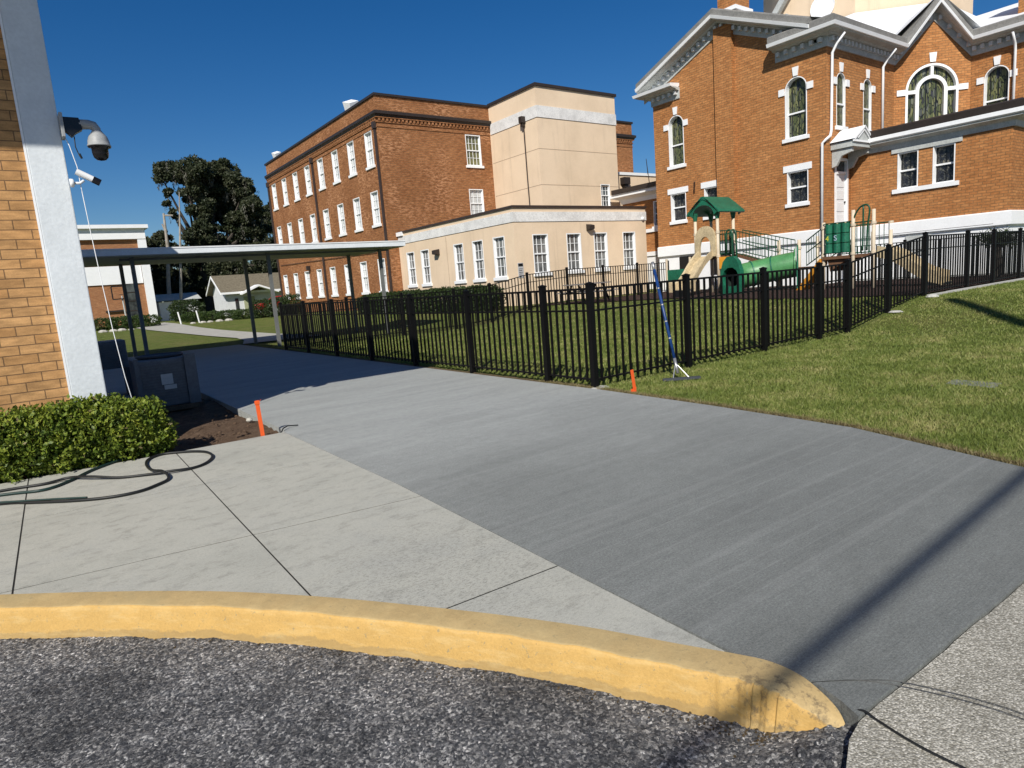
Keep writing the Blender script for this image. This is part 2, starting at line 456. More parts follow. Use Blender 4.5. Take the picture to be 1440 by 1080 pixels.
# ------------------------------------------------------------------ walls and windows
def wall(mb, O, n, L, z0, z1, ops=(), depth=.14, brickmat=0):
    O=Vector((O[0],O[1],0)); n=Vector((n[0],n[1],0)).normalized(); U=Vector((-n.y,n.x,0))
    P=lambda u,z,d=0: O+U*u+Vector((0,0,z))-n*d
    us=sorted({0,L}|{o[0] for o in ops}|{o[1] for o in ops})
    zs=sorted({z0,z1}|{o[2] for o in ops}|{o[3] for o in ops})
    for i in range(len(us)-1):
        for j in range(len(zs)-1):
            uc=(us[i]+us[i+1])/2; zc=(zs[j]+zs[j+1])/2
            if any(o[0]<uc<o[1] and o[2]<zc<o[3] for o in ops): continue
            mb.poly([P(us[i],zs[j]),P(us[i+1],zs[j]),P(us[i+1],zs[j+1]),P(us[i],zs[j+1])])
    for o in ops:
        u0,u1,a,b=o[:4]; arch=len(o)>4 and o[4]
        if not arch:
            mb.poly([P(u0,a),P(u0,a,depth),P(u0,b,depth),P(u0,b)]); mb.poly([P(u1,a),P(u1,b),P(u1,b,depth),P(u1,a,depth)])
            mb.poly([P(u0,a),P(u1,a),P(u1,a,depth),P(u0,a,depth)]); mb.poly([P(u0,b),P(u0,b,depth),P(u1,b,depth),P(u1,b)])
        else:
            r=(u1-u0)/2; c=(u0+u1)/2; s=b-r; K=16
            pts=[(c+r*math.cos(math.pi*k/K),s+r*math.sin(math.pi*k/K)) for k in range(K+1)]
            mb.poly([P(u0,a),P(u0,a,depth),P(u0,s,depth),P(u0,s)]); mb.poly([P(u1,a),P(u1,s),P(u1,s,depth),P(u1,a,depth)])
            mb.poly([P(u0,a),P(u1,a),P(u1,a,depth),P(u0,a,depth)])
            for k in range(K):
                p,q=pts[k],pts[k+1]
                mb.poly([P(*p),P(*q),P(*q,depth),P(*p,depth)])
                cu=u1 if k<K/2 else u0
                mb.poly([P(*p),P(cu,b),P(*q)])
            mb.poly([P(*pts[K//2]),P(u1,b),P(u0,b)]) if False else None

def wintemplate(w,h,cols=3,rows=2,glassm='glassdark',sill=True,lintel=False,arch=False,deep=.15,fr=.05,sillw=.1,blind=False):
    """local frame: X along wall, -Y outwards, origin bottom centre of opening at wall face"""
    t={}
    f=MB(); a=w/2
    if not arch:
        e=.004
        f.box(-a+e,-a+fr,-.012,deep,e,h-e); f.box(a-fr,a-e,-.012,deep,e,h-e)
        f.box(-a+fr,a-fr,-.011,deep,h-fr,h-e); f.box(-a+fr,a-fr,-.011,deep,e,fr)
        g0,g1=-a+fr,a-fr; top=h-fr
    else:
        r=a; s=h-a; K=18
        f.box(-a+.004,-a+fr,-.012,deep,.004,s); f.box(a-fr,a-.004,-.012,deep,.004,s); f.box(-a+fr,a-fr,-.011,deep,.004,fr)
        for k in range(K):
            a0=math.pi*k/K; a1=math.pi*(k+1)/K
            q=[(math.cos(a0)*(r-.004),s+math.sin(a0)*(r-.004)),(math.cos(a1)*(r-.004),s+math.sin(a1)*(r-.004)),(math.cos(a1)*(r-fr),s+math.sin(a1)*(r-fr)),(math.cos(a0)*(r-fr),s+math.sin(a0)*(r-fr))]
            f.ext([(x,-.012,z) for x,z in q],(0,deep+.012,0))
        g0,g1=-a+fr,a-fr; top=h-fr
    mid=h*.5 if not arch else h*.42
    y0,y1=deep-.06,deep-.02
    st=.035
    f.box(g0,g1,y0-.03,y1-.005,mid-.03,mid+.03)
    if cols>1: f.box(g0,g0+st,y0-.002,y1,fr,mid if arch else top); f.box(g1-st,g1,y0-.002,y1,fr,mid if arch else top)
    if cols>1:
        for c in range(1,cols):
            x=g0+(g1-g0)*c/cols
            f.box(x-.011,x+.011,y0+.012,y1,fr,top)
        for zz0,zz1 in ((fr,mid),(mid,top)):
            for r_ in range(1,rows):
                z=zz0+(zz1-zz0)*r_/rows
                f.box(g0,g1,y0+.014,y1-.001,z-.011,z+.011)
    t['window']=(f,M['trim'])
    g=MB()
    if not arch: g.box(g0,g1,deep-.016,deep,fr,h-fr)
    else:
        r=a-fr+.005; s=h-a; K=20
        pts=[(-r,deep-.02,fr),(r,deep-.02,fr)]+[(r*math.cos(math.pi*k/K),deep-.02,s+r*math.sin(math.pi*k/K)) for k in range(K+1)]
        g.ext(pts,(0,.015,0))
    t['pane']=(g,M[glassm])
    if sill:
        s_=MB(); s_.box(-a-sillw,a+sillw,-.08,.10,-.14,0.002); t['sill']=(s_,M['trim'])
    if lintel:
        l=MB(); l.box(-a-.15,a+.15,-.04,.08,h-.001,h+.26); t['lintel']=(l,M['trim'])
    if arch:
        s=h-a
        k=MB(); k.ext([(-.09,-.05,h+.02),(.09,-.05,h+.02),(.13,-.05,h+.36),(-.13,-.05,h+.36)],(0,.1,0)); t['keystone']=(k,M['trim'])
        for nm,sg in (('impost_left',-1),('impost_right',1)):
            b=MB(); x0,x1=sorted((sg*(a+.01),sg*(a+.26))); b.box(x0,x1,-.05,.06,s-.14,s+.12); t[nm]=(b,M['trim'])
    out={}
    for k,(mb,mat) in t.items():
        me=bpy.data.meshes.new(k)
        me.from_pydata(mb.v,[],mb.f); me.materials.append(mat)
        bm=bmesh.new(); bm.from_mesh(me); bmesh.ops.recalc_face_normals(bm,faces=bm.faces); bm.to_mesh(me); bm.free()
        uvs(me); out[k]=me
    return out

def place_window(t, parent, pos, n, label=None):
    ang=math.atan2(n[1],n[0])+math.pi/2
    w=bpy.data.objects.new('window',t['window']); COL.objects.link(w); w.parent=parent
    w.location=Vector(pos)-wloc(parent); w.rotation_euler=(0,0,ang)
    if label: w['label']=label
    for k,me in t.items():
        if k=='window': continue
        c=bpy.data.objects.new('impost' if k.startswith('impost') else k,me); COL.objects.link(c); c.parent=w
    return w

def sweep(mb, prof, path, closed_ends=True, start_cut=None):
    """prof: list of (offset,z) closed polygon. path: [(x,y,z)], outward side is right of travel when walking with wall on the left... outward normal = (dy,-dx)"""
    n=len(path); rings=[]
    P=[Vector(p) for p in path]
    for i in range(n):
        dirs=[]
        if i>0: d=P[i]-P[i-1]; d.z=0; dirs.append(d.normalized())
        if i<n-1: d=P[i+1]-P[i]; d.z=0; dirs.append(d.normalized())
        nn=[Vector((d.y,-d.x,0)) for d in dirs]
        if len(nn)==2:
            m=(nn[0]+nn[1]); m=m/ (1+nn[0].dot(nn[1]))
        else: m=nn[0]
        rings.append([P[i]+m*o+Vector((0,0,z)) for o,z in prof])
    k=len(prof); vs=[p for r in rings for p in r]; fs=[]
    for i in range(n-1):
        for j in range(k):
            j2=(j+1)%k
            fs.append((i*k+j,i*k+j2,(i+1)*k+j2,(i+1)*k+j))
    fs.append(tuple(range(k))); fs.append(tuple((n-1)*k+j for j in range(k))[::-1])
    mb.add(vs,fs)

def dentils(mb, path, off, z0, z1, depth=.12, w=.1, gap=.12):
    for i in range(len(path)-1):
        a=Vector(path[i]); b=Vector(path[i+1]); d=b-a; h=Vector((d.x,d.y,0)); L=h.length
        if L<.3: continue
        hn=h/L; n=Vector((hn.y,-hn.x,0)); cnt=int((L-.2)/(w+gap))
        for k in range(cnt):
            t=(k+.5)/cnt
            c=a+d*t+n*(off+depth/2)+Vector((0,0,(z0+z1)/2))
            mb.obox(c,hn*w/2,n*depth/2,Vector((0,0,(z1-z0)/2)))

def sstep(t):
    t=np.clip(t,0,1); return t*t*(3-2*t)
def gh(x,y):
    x=np.asarray(x,dtype=float); y=np.asarray(y,dtype=float)
    a=.5*sstep((x-13.2)/4.3)
    b=.35*sstep((y-32)/35.)
    return np.maximum(a,b)
def g1(x,y): return float(gh(x,y))

# ================================================================== CAMERA
Rm=Matrix(((0.8006939126310771,0.1541018046135208,-0.5789144082594534),
           (-0.5941676467546381,0.08085936962821283,-0.8002665617738776),
           (-0.0765118672206629,0.9847407761224191,0.15630591164835492)))
cam=bpy.data.cameras.new('camera'); cam.sensor_width=36; cam.lens=911/1440*36; cam.clip_end=2000; cam.clip_start=.05
co=bpy.data.objects.new('camera',cam); COL.objects.link(co)
co.matrix_world=Matrix.Translation((0,0,1.6))@Rm.to_4x4()
scene.camera=co

# ================================================================== LIGHT
sd=Vector((.915,.845,-1)).normalized()          # direction light travels
elev=math.asin(-sd.z)
w=bpy.data.worlds.new('World'); scene.world=w; w.use_nodes=True
nt=w.node_tree; bg=nt.nodes['Background']
sky=nt.nodes.new('ShaderNodeTexSky'); sky.sky_type='NISHITA'; sky.sun_disc=False
sky.sun_elevation=elev; sky.sun_rotation=math.atan2(-sd.x,-sd.y)
sky.altitude=0; sky.air_density=1.0; sky.dust_density=.3; sky.ozone_density=5.5
hsv=nt.nodes.new('ShaderNodeHueSaturation'); hsv.inputs['Saturation'].default_value=1.3; hsv.inputs['Value'].default_value=1.22; hsv.inputs['Hue'].default_value=.506
nt.links.new(sky.outputs[0],hsv.inputs['Color']); nt.links.new(hsv.outputs[0],bg.inputs['Color'])
bg.inputs['Strength'].default_value=.055
sl=bpy.data.lights.new('sun','SUN'); sl.energy=5.0; sl.angle=R(.5); sl.color=(1,.95,.87)
so=bpy.data.objects.new('sun',sl); COL.objects.link(so)
so.rotation_euler=sd.to_track_quat('-Z','Y').to_euler()
vs=scene.view_settings; vs.view_transform='Standard'; vs.look='None'; vs.exposure=.12; vs.gamma=1

# ================================================================== GROUND
edge_pts=[(.955,5.62),(1.49,5.556),(2.95,6.03),(4.64,6.18),(6.5,6.27),(26.3,6.27)]
def edge(y):
    return float(np.interp(y,[p[0] for p in edge_pts],[p[1] for p in edge_pts]))
def grid_mesh(xs_fn, ys, zoff=0):
    rows=[]
    for y in ys: rows.append([(x,y,g1(x,y)+zoff) for x in xs_fn(y)])
    vs=[p for r in rows for p in r]; k=len(rows[0]); fs=[]
    for i in range(len(rows)-1):
        for j in range(k-1): fs.append((i*k+j,i*k+j+1,(i+1)*k+j+1,(i+1)*k+j))
    return vs,fs
mb=MB()
tx=[0,.05,.4,1,2,3,4,5,6,6.6,7.2,7.8,8.4,9,9.6,10.2,10.8,11.4,12,13,15,20,30,60,150,500]
ys=[.955,1.2,1.49,2,2.95,3.6,4.64,5.5,6.5,7.5,9,11,13,15,18,21,24,26.3]
vs_,fs_=grid_mesh(lambda y:[edge(y)+.03+t for t in tx],ys,-.012)
mb.add(vs_,fs_)
xs=[-300,-100,-40,-20,-10,-5,0,3,6,9,11,12,13,13.8,14.6,15.4,16.2,17,17.8,20,30,45,80,150,506]
vs_,fs_=grid_mesh(lambda y:xs,[26.3,30,34,38,42,46,50,54,58,62,66,70,80,100,150,300,700],-.012)
mb.add(vs_,fs_)
setp(mb.build('lawn_ground',M['grass'],recalc=False),'green lawn with dry yellow patches',kind='structure')
# soil lip along the lawn
def strip(name,mat,pts_in,pts_out,z0,z1,label):
    mb=MB(); n=len(pts_in)
    vs=[(x,y,z0) for x,y in pts_in]+[(x,y,z1) for x,y in pts_out]
    mb.add(vs,[(i,i+1,n+i+1,n+i) for i in range(n-1)])
    return setp(mb.build(name,mat,recalc=False),label,kind='structure')
yy=np.linspace(.955,26.2,160)
jit=rng.normal(0,.016,160)
strip('soil_edge',M['thatch'],[(edge(y)-.01,y) for y in yy],[(edge(y)+.10+j,y) for y,j in zip(yy,jit)],-.03,.004,'bare soil edge between new slab and lawn')

# new concrete slab
left=[(2.115,1.005),(2.155,1.09),(2.186,1.2),(2.194,1.29),(2.186,1.40),(2.135,1.515),(2.17,2.69),(2.25,4.85),(2.262,7.95),(2.3,8.0),(2.33,14.2)]
wig=[(x,float(np.interp(x,[2.12,2.44,3.63,5.6],[1.005,.993,.955,.94]))+.0015*math.sin(x*9)+random.uniform(-.0025,.0025)) for x in np.linspace(2.25,5.6,40)]
poly=[(2.115,1.005)]+wig+[(edge(y),y) for y in (1.49,2.2,2.95,3.8,4.64,5.5,6.5,12,26.3)]+[(-3,26.3),(-3,14.2)]+left[::-1][:-1]
mb=MB(); mb.ext([(x,y,-.11) for x,y in poly],(0,0,.11))
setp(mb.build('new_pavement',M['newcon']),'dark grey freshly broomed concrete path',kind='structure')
# street sidewalk
mb=MB(); mb.ext([(1.3,-.9,-.12),(1.45,.74,-.12),(1.87,.925,-.12),(1.99,.975,-.12),(2.10,.995,-.12)]+[(x,y-.009+random.uniform(-.003,.002),-.12) for x,y in wig]+[(60,.935,-.12),(60,-.9,-.12)],(0,0,.112))
setp(mb.build('street_sidewalk',M['aggr']),'pale exposed aggregate sidewalk',kind='structure')
# kerb
back=[(-9,9.2),(-5,7.55),(-2.5,6.25),(-1.2,5.42),(-.4,4.77),(.43,4.0),(.96,3.39),(1.45,2.705),(1.80,2.15),(2.03,1.70),(2.12,1.53),(2.178,1.40),(2.187,1.29),(2.179,1.20),(2.150,1.095),(2.110,1.03)]
bz=[0]*9+[0,0,0,0,-.014,-.045,-.10]
bwid=[1]*9+[1,1.02,1.08,1.02,.85,.50,.12]
def catmull(pts,k=8):
    P=[Vector(p) for p in pts]; P=[P[0]*2-P[1]]+P+[P[-1]*2-P[-2]]; out=[]
    for i in range(1,len(P)-2):
        for j in range(k):
            t=j/k; a,b,c,d=P[i-1:i+3]
            out.append(.5*((2*b)+(c-a)*t+(2*a-5*b+4*c-d)*t*t+(3*b-a-3*c+d)*t**3))
    out.append(P[-2]); return out
bk4=catmull([(x,y,z,w_) for (x,y),z,w_ in zip(back,bz,bwid)],10)
bk=[Vector((q[0],q[1],0)) for q in bk4]
mb=MB(); n=len(bk); rings=[]; assert len(back)==len(bz)==len(bwid)
prof=[(0,.005),(.03,.007),(.10,.006),(.150,.005),(.163,.003),(.1695,-.002),(.1735,-.012),(.177,-.03),(.188,-.10),(.203,-.2)]
for i,p in enumerate(bk):
    d=(bk[min(i+1,n-1)]-bk[max(i-1,0)]).normalized(); nn=Vector((d.y,-d.x,0))
    s=max(0,(i-(n-26))/25.)          # nose taper
    zo=bk4[i][2]; wd=bk4[i][3]
    wob=(.006*math.sin(i*.9)+.004*math.sin(i*2.3))*(1-s)
    rings.append([p+nn*(o*wd+(wob if o>.14 else 0))+Vector((0,0,z+zo-.02*s*(1 if o>.1 else 0) if z>-.15 else z)) for o,z in prof])
k=len(prof)
mb.add([q for r in rings for q in r],[])
for i in range(n-1):
    for j in range(k-1):
        mb.cur=0 if j<4 else 1
        mb.f.append((i*k+j,i*k+j+1,(i+1)*k+j+1,(i+1)*k+j)); mb.m.append(mb.cur)
mb.f.append(tuple((n-1)*k+j for j in range(k))); mb.m.append(1)
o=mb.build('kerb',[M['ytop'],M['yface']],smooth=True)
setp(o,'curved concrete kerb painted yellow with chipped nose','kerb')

# old slab: separate panels with real open joints
kerbback=[(p.x+.004,p.y+.004) for p in bk if p.y>1.56 and p.x>-9]
pl=kerbback+[(2.12,1.56),(2.163,2.69),(2.243,4.85),(2.252,7.93),(.95,8.0),(-.5,8.12),(-9.5,8.3)]
def clip(poly,p,q,side,gap=.0055):
    d=Vector((q[0]-p[0],q[1]-p[1])).normalized(); nx,ny=-d.y*side,d.x*side
    f=lambda a:(a[0]-p[0])*nx+(a[1]-p[1])*ny-gap
    out=[]
    for a,b in zip(poly,poly[1:]+poly[:1]):
        fa,fb=f(a),f(b)
        if fa>=0: out.append(a)
        if fa*fb<0:
            t=fa/(fa-fb); out.append((a[0]+(b[0]-a[0])*t,a[1]+(b[1]-a[1])*t))
    return out
vj=[((-3.4,5),(-3.35,8)),((-1.8,5),(-1.75,8)),((-.34,4.74),(-.271,8.04)),((.985,3.37),(1.06,7.81))]
hj=[((1.453,2.72),(2.157,2.69)),((-.4,4.81),(2.16,4.42)),((-.45,6.46),(2.217,6.19))]
mb=MB()
for a in range(len(vj)+1):
    P0=pl
    if a>0: P0=clip(P0,*vj[a-1],-1)
    if a<len(vj): P0=clip(P0,*vj[a],1)
    for b in range(len(hj)+1):
        P1=P0
        if b>0 and P1: P1=clip(P1,*hj[b-1],1,.0075)
        if b<len(hj) and P1: P1=clip(P1,*hj[b],-1,.0075)
        if len(P1)>2: mb.ext([(x,y,-.03) for x,y in P1],(0,0,.03))
setp(mb.build('old_pavement',M['oldcon']),'pale old concrete pavement with control joints',kind='structure')
mb=MB(); mb.ext([(x,y,-.05) for x,y in pl],(0,0,.0468))
setp(mb.build('pavement_base',M['jointdark']),'dark bed under the pavement joints',kind='structure')

# road: fine bumpy sheet near the camera, coarse beyond
def roadz(x,y):
    return -.165+.115*sstep((x-1.45)/.5)*sstep((1.35-y)/.4)
NX,NY=330,330
gx=np.linspace(-1.2,2.3,NX); gy=np.linspace(.2,5.6,NY)
X,Y=np.meshgrid(gx,gy)
Z=roadz(X,Y)+rng.normal(0,.0016,X.shape)
lo=rng.normal(0,1,(34,34)); 
def up(a,n,m):
    yi=np.linspace(0,a.shape[0]-1.001,n); xi=np.linspace(0,a.shape[1]-1.001,m)
    y0=yi.astype(int);x0=xi.astype(int);fy=(yi-y0)[:,None];fx=(xi-x0)[None]
    return (a[y0][:,x0]*(1-fy)*(1-fx)+a[y0+1][:,x0]*fy*(1-fx)+a[y0][:,x0+1]*(1-fy)*fx+a[y0+1][:,x0+1]*fy*fx)
Z+=up(lo,NY,NX)*.002+up(rng.normal(0,1,(110,110)),NY,NX)*.0022
Vv=np.stack([X.ravel(),Y.ravel(),Z.ravel()],1)
me=bpy.data.meshes.new('road')
idx=np.arange(NX*NY).reshape(NY,NX)
F=np.stack([idx[:-1,:-1].ravel(),idx[:-1,1:].ravel(),idx[1:,1:].ravel(),idx[1:,:-1].ravel()],1)
me.from_pydata(Vv.tolist(),[],F.tolist()); me.materials.append(M['asphalt']); me.update()
o=bpy.data.objects.new('road',me); COL.objects.link(o); setp(o,'worn coarse asphalt beside the kerb',kind='structure')
mb=MB(); mb.box(-300,700,-300,8.2,-.5,-.185)
setp(mb.build('road_base',M['asphalt']),'wide asphalt street surface',kind='structure')
# broken asphalt crumbs next to kerb nose
mb=MB()
for i in range(90):
    x=random.uniform(1.45,2.12); y=.93+(x-1.87)*.3+random.uniform(-.01,.16); s=random.uniform(.004,.018)
    z=float(roadz(x,y))
    mb.lathe([(0.001,s*.6),(s*.7,s*.4),(s,0),(s*.8,-s*.4)],(x,y,z+s*.2),6,(random.uniform(-.4,.4),random.uniform(-.4,.4),1))
setp(mb.build('asphalt_crumbs',M['asphalt']),'loose broken asphalt crumbs at the kerb nose','gravel',kind='stuff')

mb=MB()
for i in range(420):
    q=bk4[random.randrange(15,len(bk4)-18)]; q2=bk4[min(len(bk4)-1,[k for k in range(len(bk4)) if bk4[k] is q][0]+1)]
    d=Vector((q2[0]-q[0],q2[1]-q[1],0)).normalized(); off=.2+abs(random.gauss(0,.05)); x=q[0]+d.y*off; y=q[1]-d.x*off; s=random.uniform(.0015,.006)
    mb.lathe([(.001,s*.8),(s*.9,s*.4),(s,0),(s*.8,-s*.4)],(x,y,float(roadz(x,y))+s*.3),5,(random.uniform(-.5,.5),random.uniform(-.5,.5),1))
setp(mb.build('kerb_grit',M['thatch']),'fine sandy grit gathered at the foot of the yellow kerb','gravel',kind='stuff')
# soil bed left of slab
mb=MB(); NXs=34; NYs=60
xs_=np.linspace(-3.,2.34,NXs); ys_=np.linspace(7.9,14.3,NYs)
vs_=[]
for y in ys_:
    for x in xs_:
        vs_.append((x,y,-.08+random.uniform(-.018,.018)+.03*math.sin(x*3.1+y*2.2)))
mb.add(vs_,[(i*NXs+j,i*NXs+j+1,(i+1)*NXs+j+1,(i+1)*NXs+j) for i in range(NYs-1) for j in range(NXs-1)])
setp(mb.build('soil_bed',M['soil'],smooth=True,recalc=False),'bare brown soil beside the hedge',kind='structure')
# garden path beyond canopy
def sheet(name,pts,mat,label,dz=.01,sub=30):
    """pts: list of (xl,yl,xr,yr) cross-lines"""
    mb=MB(); vs=[];K=9
    for xl,yl,xr,yr in pts:
        for k in range(K):
            t=k/(K-1); x=xl+(xr-xl)*t; y=yl+(yr-yl)*t
            vs.append((x,y,g1(x,y)+dz))
    n=len(pts)
    mb.add(vs,[(i*K+j,i*K+j+1,(i+1)*K+j+1,(i+1)*K+j) for i in range(n-1) for j in range(K-1)])
    return setp(mb.build(name,mat,recalc=False),label,kind='structure')
sheet('garden_path',[(6.3,25.9,9.4,25.9),(7.0,28.5,9.1,31),(7.3,31,9.0,37),(7.1,36,8.9,41),(6.9,41,8.9,47),(6.6,46,9.1,53),(6.3,51,9.3,59),(6.2,56,9.3,64)],M['pathcon'],'pale concrete garden path across the far lawn',.03)
# mulch in playground
sheet('playground_surface',[(17.6,6.95,27.8,6.95),(17.4,8.2,27.8,8.2),(17.2,9.5,27.8,9.5),(17.4,11,27.8,11),(18,12.5,27.8,12.5),(18.6,14,27.8,13.7),(19.2,16,25.9,16),(18.6,18,25.9,18),(17.4,20.4,25.9,20.4),(16.9,21.6,27,21.6)],M['mulch'],'dark brown rubber mulch under the play structure',.02)
# ================================================================== GRASS BLADES
def blades(name,n,x0,x1,y0,y1,cond,label,hmin=.018,hmax=.045,w=.0065,near=6.):
    xs=[];ys=[]
    P=0
    while P<n:
        x=rng.uniform(x0,x1,n); y=rng.uniform(y0,y1,n)
        d=np.hypot(x,y)
        keep=(rng.uniform(0,1,n)<np.minimum(1,(near/d)**2.0)) & cond(x,y)
        xs.append(x[keep]); ys.append(y[keep]); P+=keep.sum()
    x=np.concatenate(xs)[:n]; y=np.concatenate(ys)[:n]
    z=gh(x,y)-.014; d=np.hypot(x,y)
    sc=np.clip(d/7.,1,2.2)
    a=rng.uniform(0,np.pi,n); h=rng.uniform(hmin,hmax,n)*np.clip(sc,1,1.15); ww=w*sc
    dx=np.cos(a)*ww; dy=np.sin(a)*ww
    lx=rng.normal(0,.55,n)*h; ly=rng.normal(0,.55,n)*h
    V_=np.empty((n,3,3))
    V_[:,0]=np.stack([x-dx,y-dy,z],1); V_[:,1]=np.stack([x+dx,y+dy,z],1); V_[:,2]=np.stack([x+lx,y+ly,z+h],1)
    o=npmesh(name,V_.reshape(-1,3),3,M['bladegrass']); setp(o,label,'grass',kind='stuff'); return o
ev=lambda y: np.interp(y,[p[0] for p in edge_pts],[p[1] for p in edge_pts])
blades('grass',170000,5.5,24,.96,6.7,lambda x,y:(x>ev(y)+.07),'short green lawn grass outside the black fence',w=.004)
blades('grass',90000,6.3,18,6.8,20.5,lambda x,y:(x>6.45)&(x<17.3),'short grass inside the fenced playground',w=.005,near=9.)
# dry thatch tufts along slab edge
n=9000
y=rng.uniform(1.,8,n); x=ev(y)+.03+np.abs(rng.normal(0,.055,n)); z=np.full(n,-.01); a=rng.uniform(0,np.pi,n); h=rng.uniform(.015,.045,n)
V_=np.empty((n,3,3)); dx=np.cos(a)*.003; dy=np.sin(a)*.003
V_[:,0]=np.stack([x-dx,y-dy,z],1);V_[:,1]=np.stack([x+dx,y+dy,z],1);V_[:,2]=np.stack([x+rng.normal(0,.02,n),y+rng.normal(0,.02,n),z+h],1)
M['drygrass']=leafmat('dry_grass',(.10,.08,.035),(.22,.18,.08),(.34,.29,.15),.2,6)
setp(npmesh('dry_grass',V_.reshape(-1,3),3,M['drygrass']),'dry brown grass tufts along the slab edge','grass',kind='stuff')

# ================================================================== FENCES
def fence(name,pts,label,gates=(),pitch=.152,dense=False,ends=(True,True)):
    """pts: post positions (x,y)"""
    x0,y0=pts[0]; root=empty(name,(x0,y0,g1(x0,y0)),label,'fence','black metal fence runs around the playground')
    for i,(x,y) in enumerate(pts):
        if (i==0 and not ends[0]) or (i==len(pts)-1 and not ends[1]): continue
        z=g1(x,y); a=.042; mb=MB()
        mb.box(x-a,x+a,y-a,y+a,z-.15,z+1.47)
        mb.box(x-a-.008,x+a+.008,y-a-.008,y+a+.008,z+1.47,z+1.492)
        P=[(x-a,y-a,z+1.492),(x+a,y-a,z+1.492),(x+a,y+a,z+1.492),(x-a,y+a,z+1.492),(x,y,z+1.512)]
        mb.add(P,[(0,1,4),(1,2,4),(2,3,4),(3,0,4)])
        mb.build('post',M['black'],root)
    for i in range(len(pts)-1):
        a=Vector((*pts[i],g1(*pts[i]))); b=Vector((*pts[i+1],g1(*pts[i+1])))
        d=b-a; L=Vector((d.x,d.y,0)).length; mb=MB()
        s=.05/L
        A=a+d*s; B=a+d*(1-s)
        dn=Vector((d.x,d.y,0)).normalized(); nn=Vector((-dn.y,dn.x,0))
        for zz,hh in ((1.41,.032),(1.10,.026),(.11,.026)):
            c=(A+B)/2+Vector((0,0,zz)); mb.obox(c,(B-A)/2,nn*.014,Vector((0,0,hh/2)))
        cnt=max(2,round(L/pitch))
        for k in range(1,cnt):
            p=a+d*(k/cnt); q=.0145
            mb.obox(p+Vector((0,0,.735)),dn*q,nn*q,Vector((0,0,.665)))
        mb.build('panel',M['black'],root)
    return root
L_=[(6.37,6.77),(6.37,7.82),(6.37,10.0),(6.37,12.2),(6.37,14.4),(6.37,16.6),(6.37,18.8),(6.37,20.9)]
fence('metal_fence',L_,'black picket fence run beside the grey slab, in the building shade')
Rr=[(6.37,6.77),(8.48,6.77),(10.62,6.77),(12.52,6.77),(13.65,6.77),(15.45,6.77),(17.33,6.77),(19.9,6.77),(21.75,6.77),(23.85,6.77),(26.0,6.77)]
fence('metal_fence',Rr,'black picket fence run along the sunny front lawn, broom leaning on it',ends=(False,True))
fence('metal_fence',[(6.37,20.9),(8.55,20.9),(10.6,20.9),(12.76,20.9),(14.4,20.9),(16.28,20.9),(18.42,20.9),(20.54,20.9),(22.73,20.9),(24.87,20.9)],'black picket fence run in front of the low cream building',ends=(False,True))
fence('metal_fence',[(26.0,6.77),(26.2,8.9),(26.4,11.0),(26.6,13.1)],'black picket fence run close to the white church basement',ends=(False,True))
mb=MB()
xs_=np.linspace(17.2,60,40)
for a,b in zip(xs_[:-1],xs_[1:]): mb.box(a,b-.006,6.52,6.66,g1(a,6.6)-.1,g1(a,6.6)+.035)
setp(mb.build('concrete_strip',M['concretegrey']),'pale concrete mowing strip at the foot of the right fence','kerb')
mb=MB(); mb.lathe([(.001,.07),(.07,.065),(.12,.03),(.15,0)],(17.1,6.5,g1(17.1,6.5)-.01),9)
setp(mb.build('footing',M['concretegrey']),'concrete fence footing lump at the bend of the right fence','concrete footing')
mb=MB(); mb.lathe([(.001,.03),(.1,.03),(.16,.0)],(15.5,6.62,g1(15.5,6.6)-.01),8)
setp(mb.build('footing',M['concretegrey']),'small flat concrete footing at a post on the lawn slope','concrete footing')
mb=MB(); mb.lathe([(.001,.02),(.12,.015),(.17,-.02)],(6.42,6.72,-.01),9)
setp(mb.build('footing',M['concretegrey']),'concrete footing under the near corner post of the fence','concrete footing')

# ================================================================== NEAR LEFT BUILDING
Y0=8.75
root=empty('brick_building',(.567,Y0,0),'tan brick building with white corner pilaster at the left edge','building')
mb=MB()
mb.box(-9,.235,Y0+.03,21.5,-.1,6.4); mb.build('wall',M['nearbrick'],root)
mb=MB(); mb.box(.235,.567,Y0,21.5,-.1,6.4); mb.build('corner_pilaster',M['stuccowhite'],root,bevel=.012)
mb=MB(); mb.box(.213,.2345,Y0+.002,Y0+.029,-.1,6.4); mb.build('pilaster_edge',M['trim'],root)
mb=MB(); mb.box(-10,.62,6.22,22.2,6.4,6.85); mb.build('roof',M['trim'],root)
# cameras
root=empty('security_camera',(.567,8.75,3.6),'domed grey security camera hanging from a wall arm on the white pilaster','security camera')
mb=MB(); mb.box(.567,.60,8.60,8.80,3.49,3.74); mb.build('wall_plate',M['greyplastic'],root,bevel=.006)
mb=MB(); mb.ext([(.6,8.62,3.70),(.745,8.62,3.70),(.765,8.62,3.58),(.70,8.62,3.54),(.66,8.62,3.50),(.6,8.62,3.56)],(0,.1,0)); mb.build('arm_sleeve',M['blackplastic'],root,bevel=.005)
mb=MB(); mb.tube([(.74,8.67,3.64),(.83,8.67,3.645),(.873,8.67,3.635),(.895,8.67,3.60),(.90,8.67,3.54)],[.052,.05,.05,.046,.042],14); mb.build('arm',M['greyplastic'],root,smooth=True)
mb=MB(); mb.lathe([(.042,.03),(.06,.0),(.09,-.04),(.105,-.09),(.108,-.125),(.115,-.13),(.115,-.145),(.001,-.145)],(.90,8.67,3.56),24); mb.build('housing',M['greyplastic'],root,smooth=True)
mb=MB(); mb.lathe([(.112,-.143),(.112,-.152),(.082,-.155),(.08,-.22),(.07,-.26),(.045,-.285),(.001,-.295)],(.90,8.67,3.56),24); mb.build('dome',M['blackplastic'],root,smooth=True)
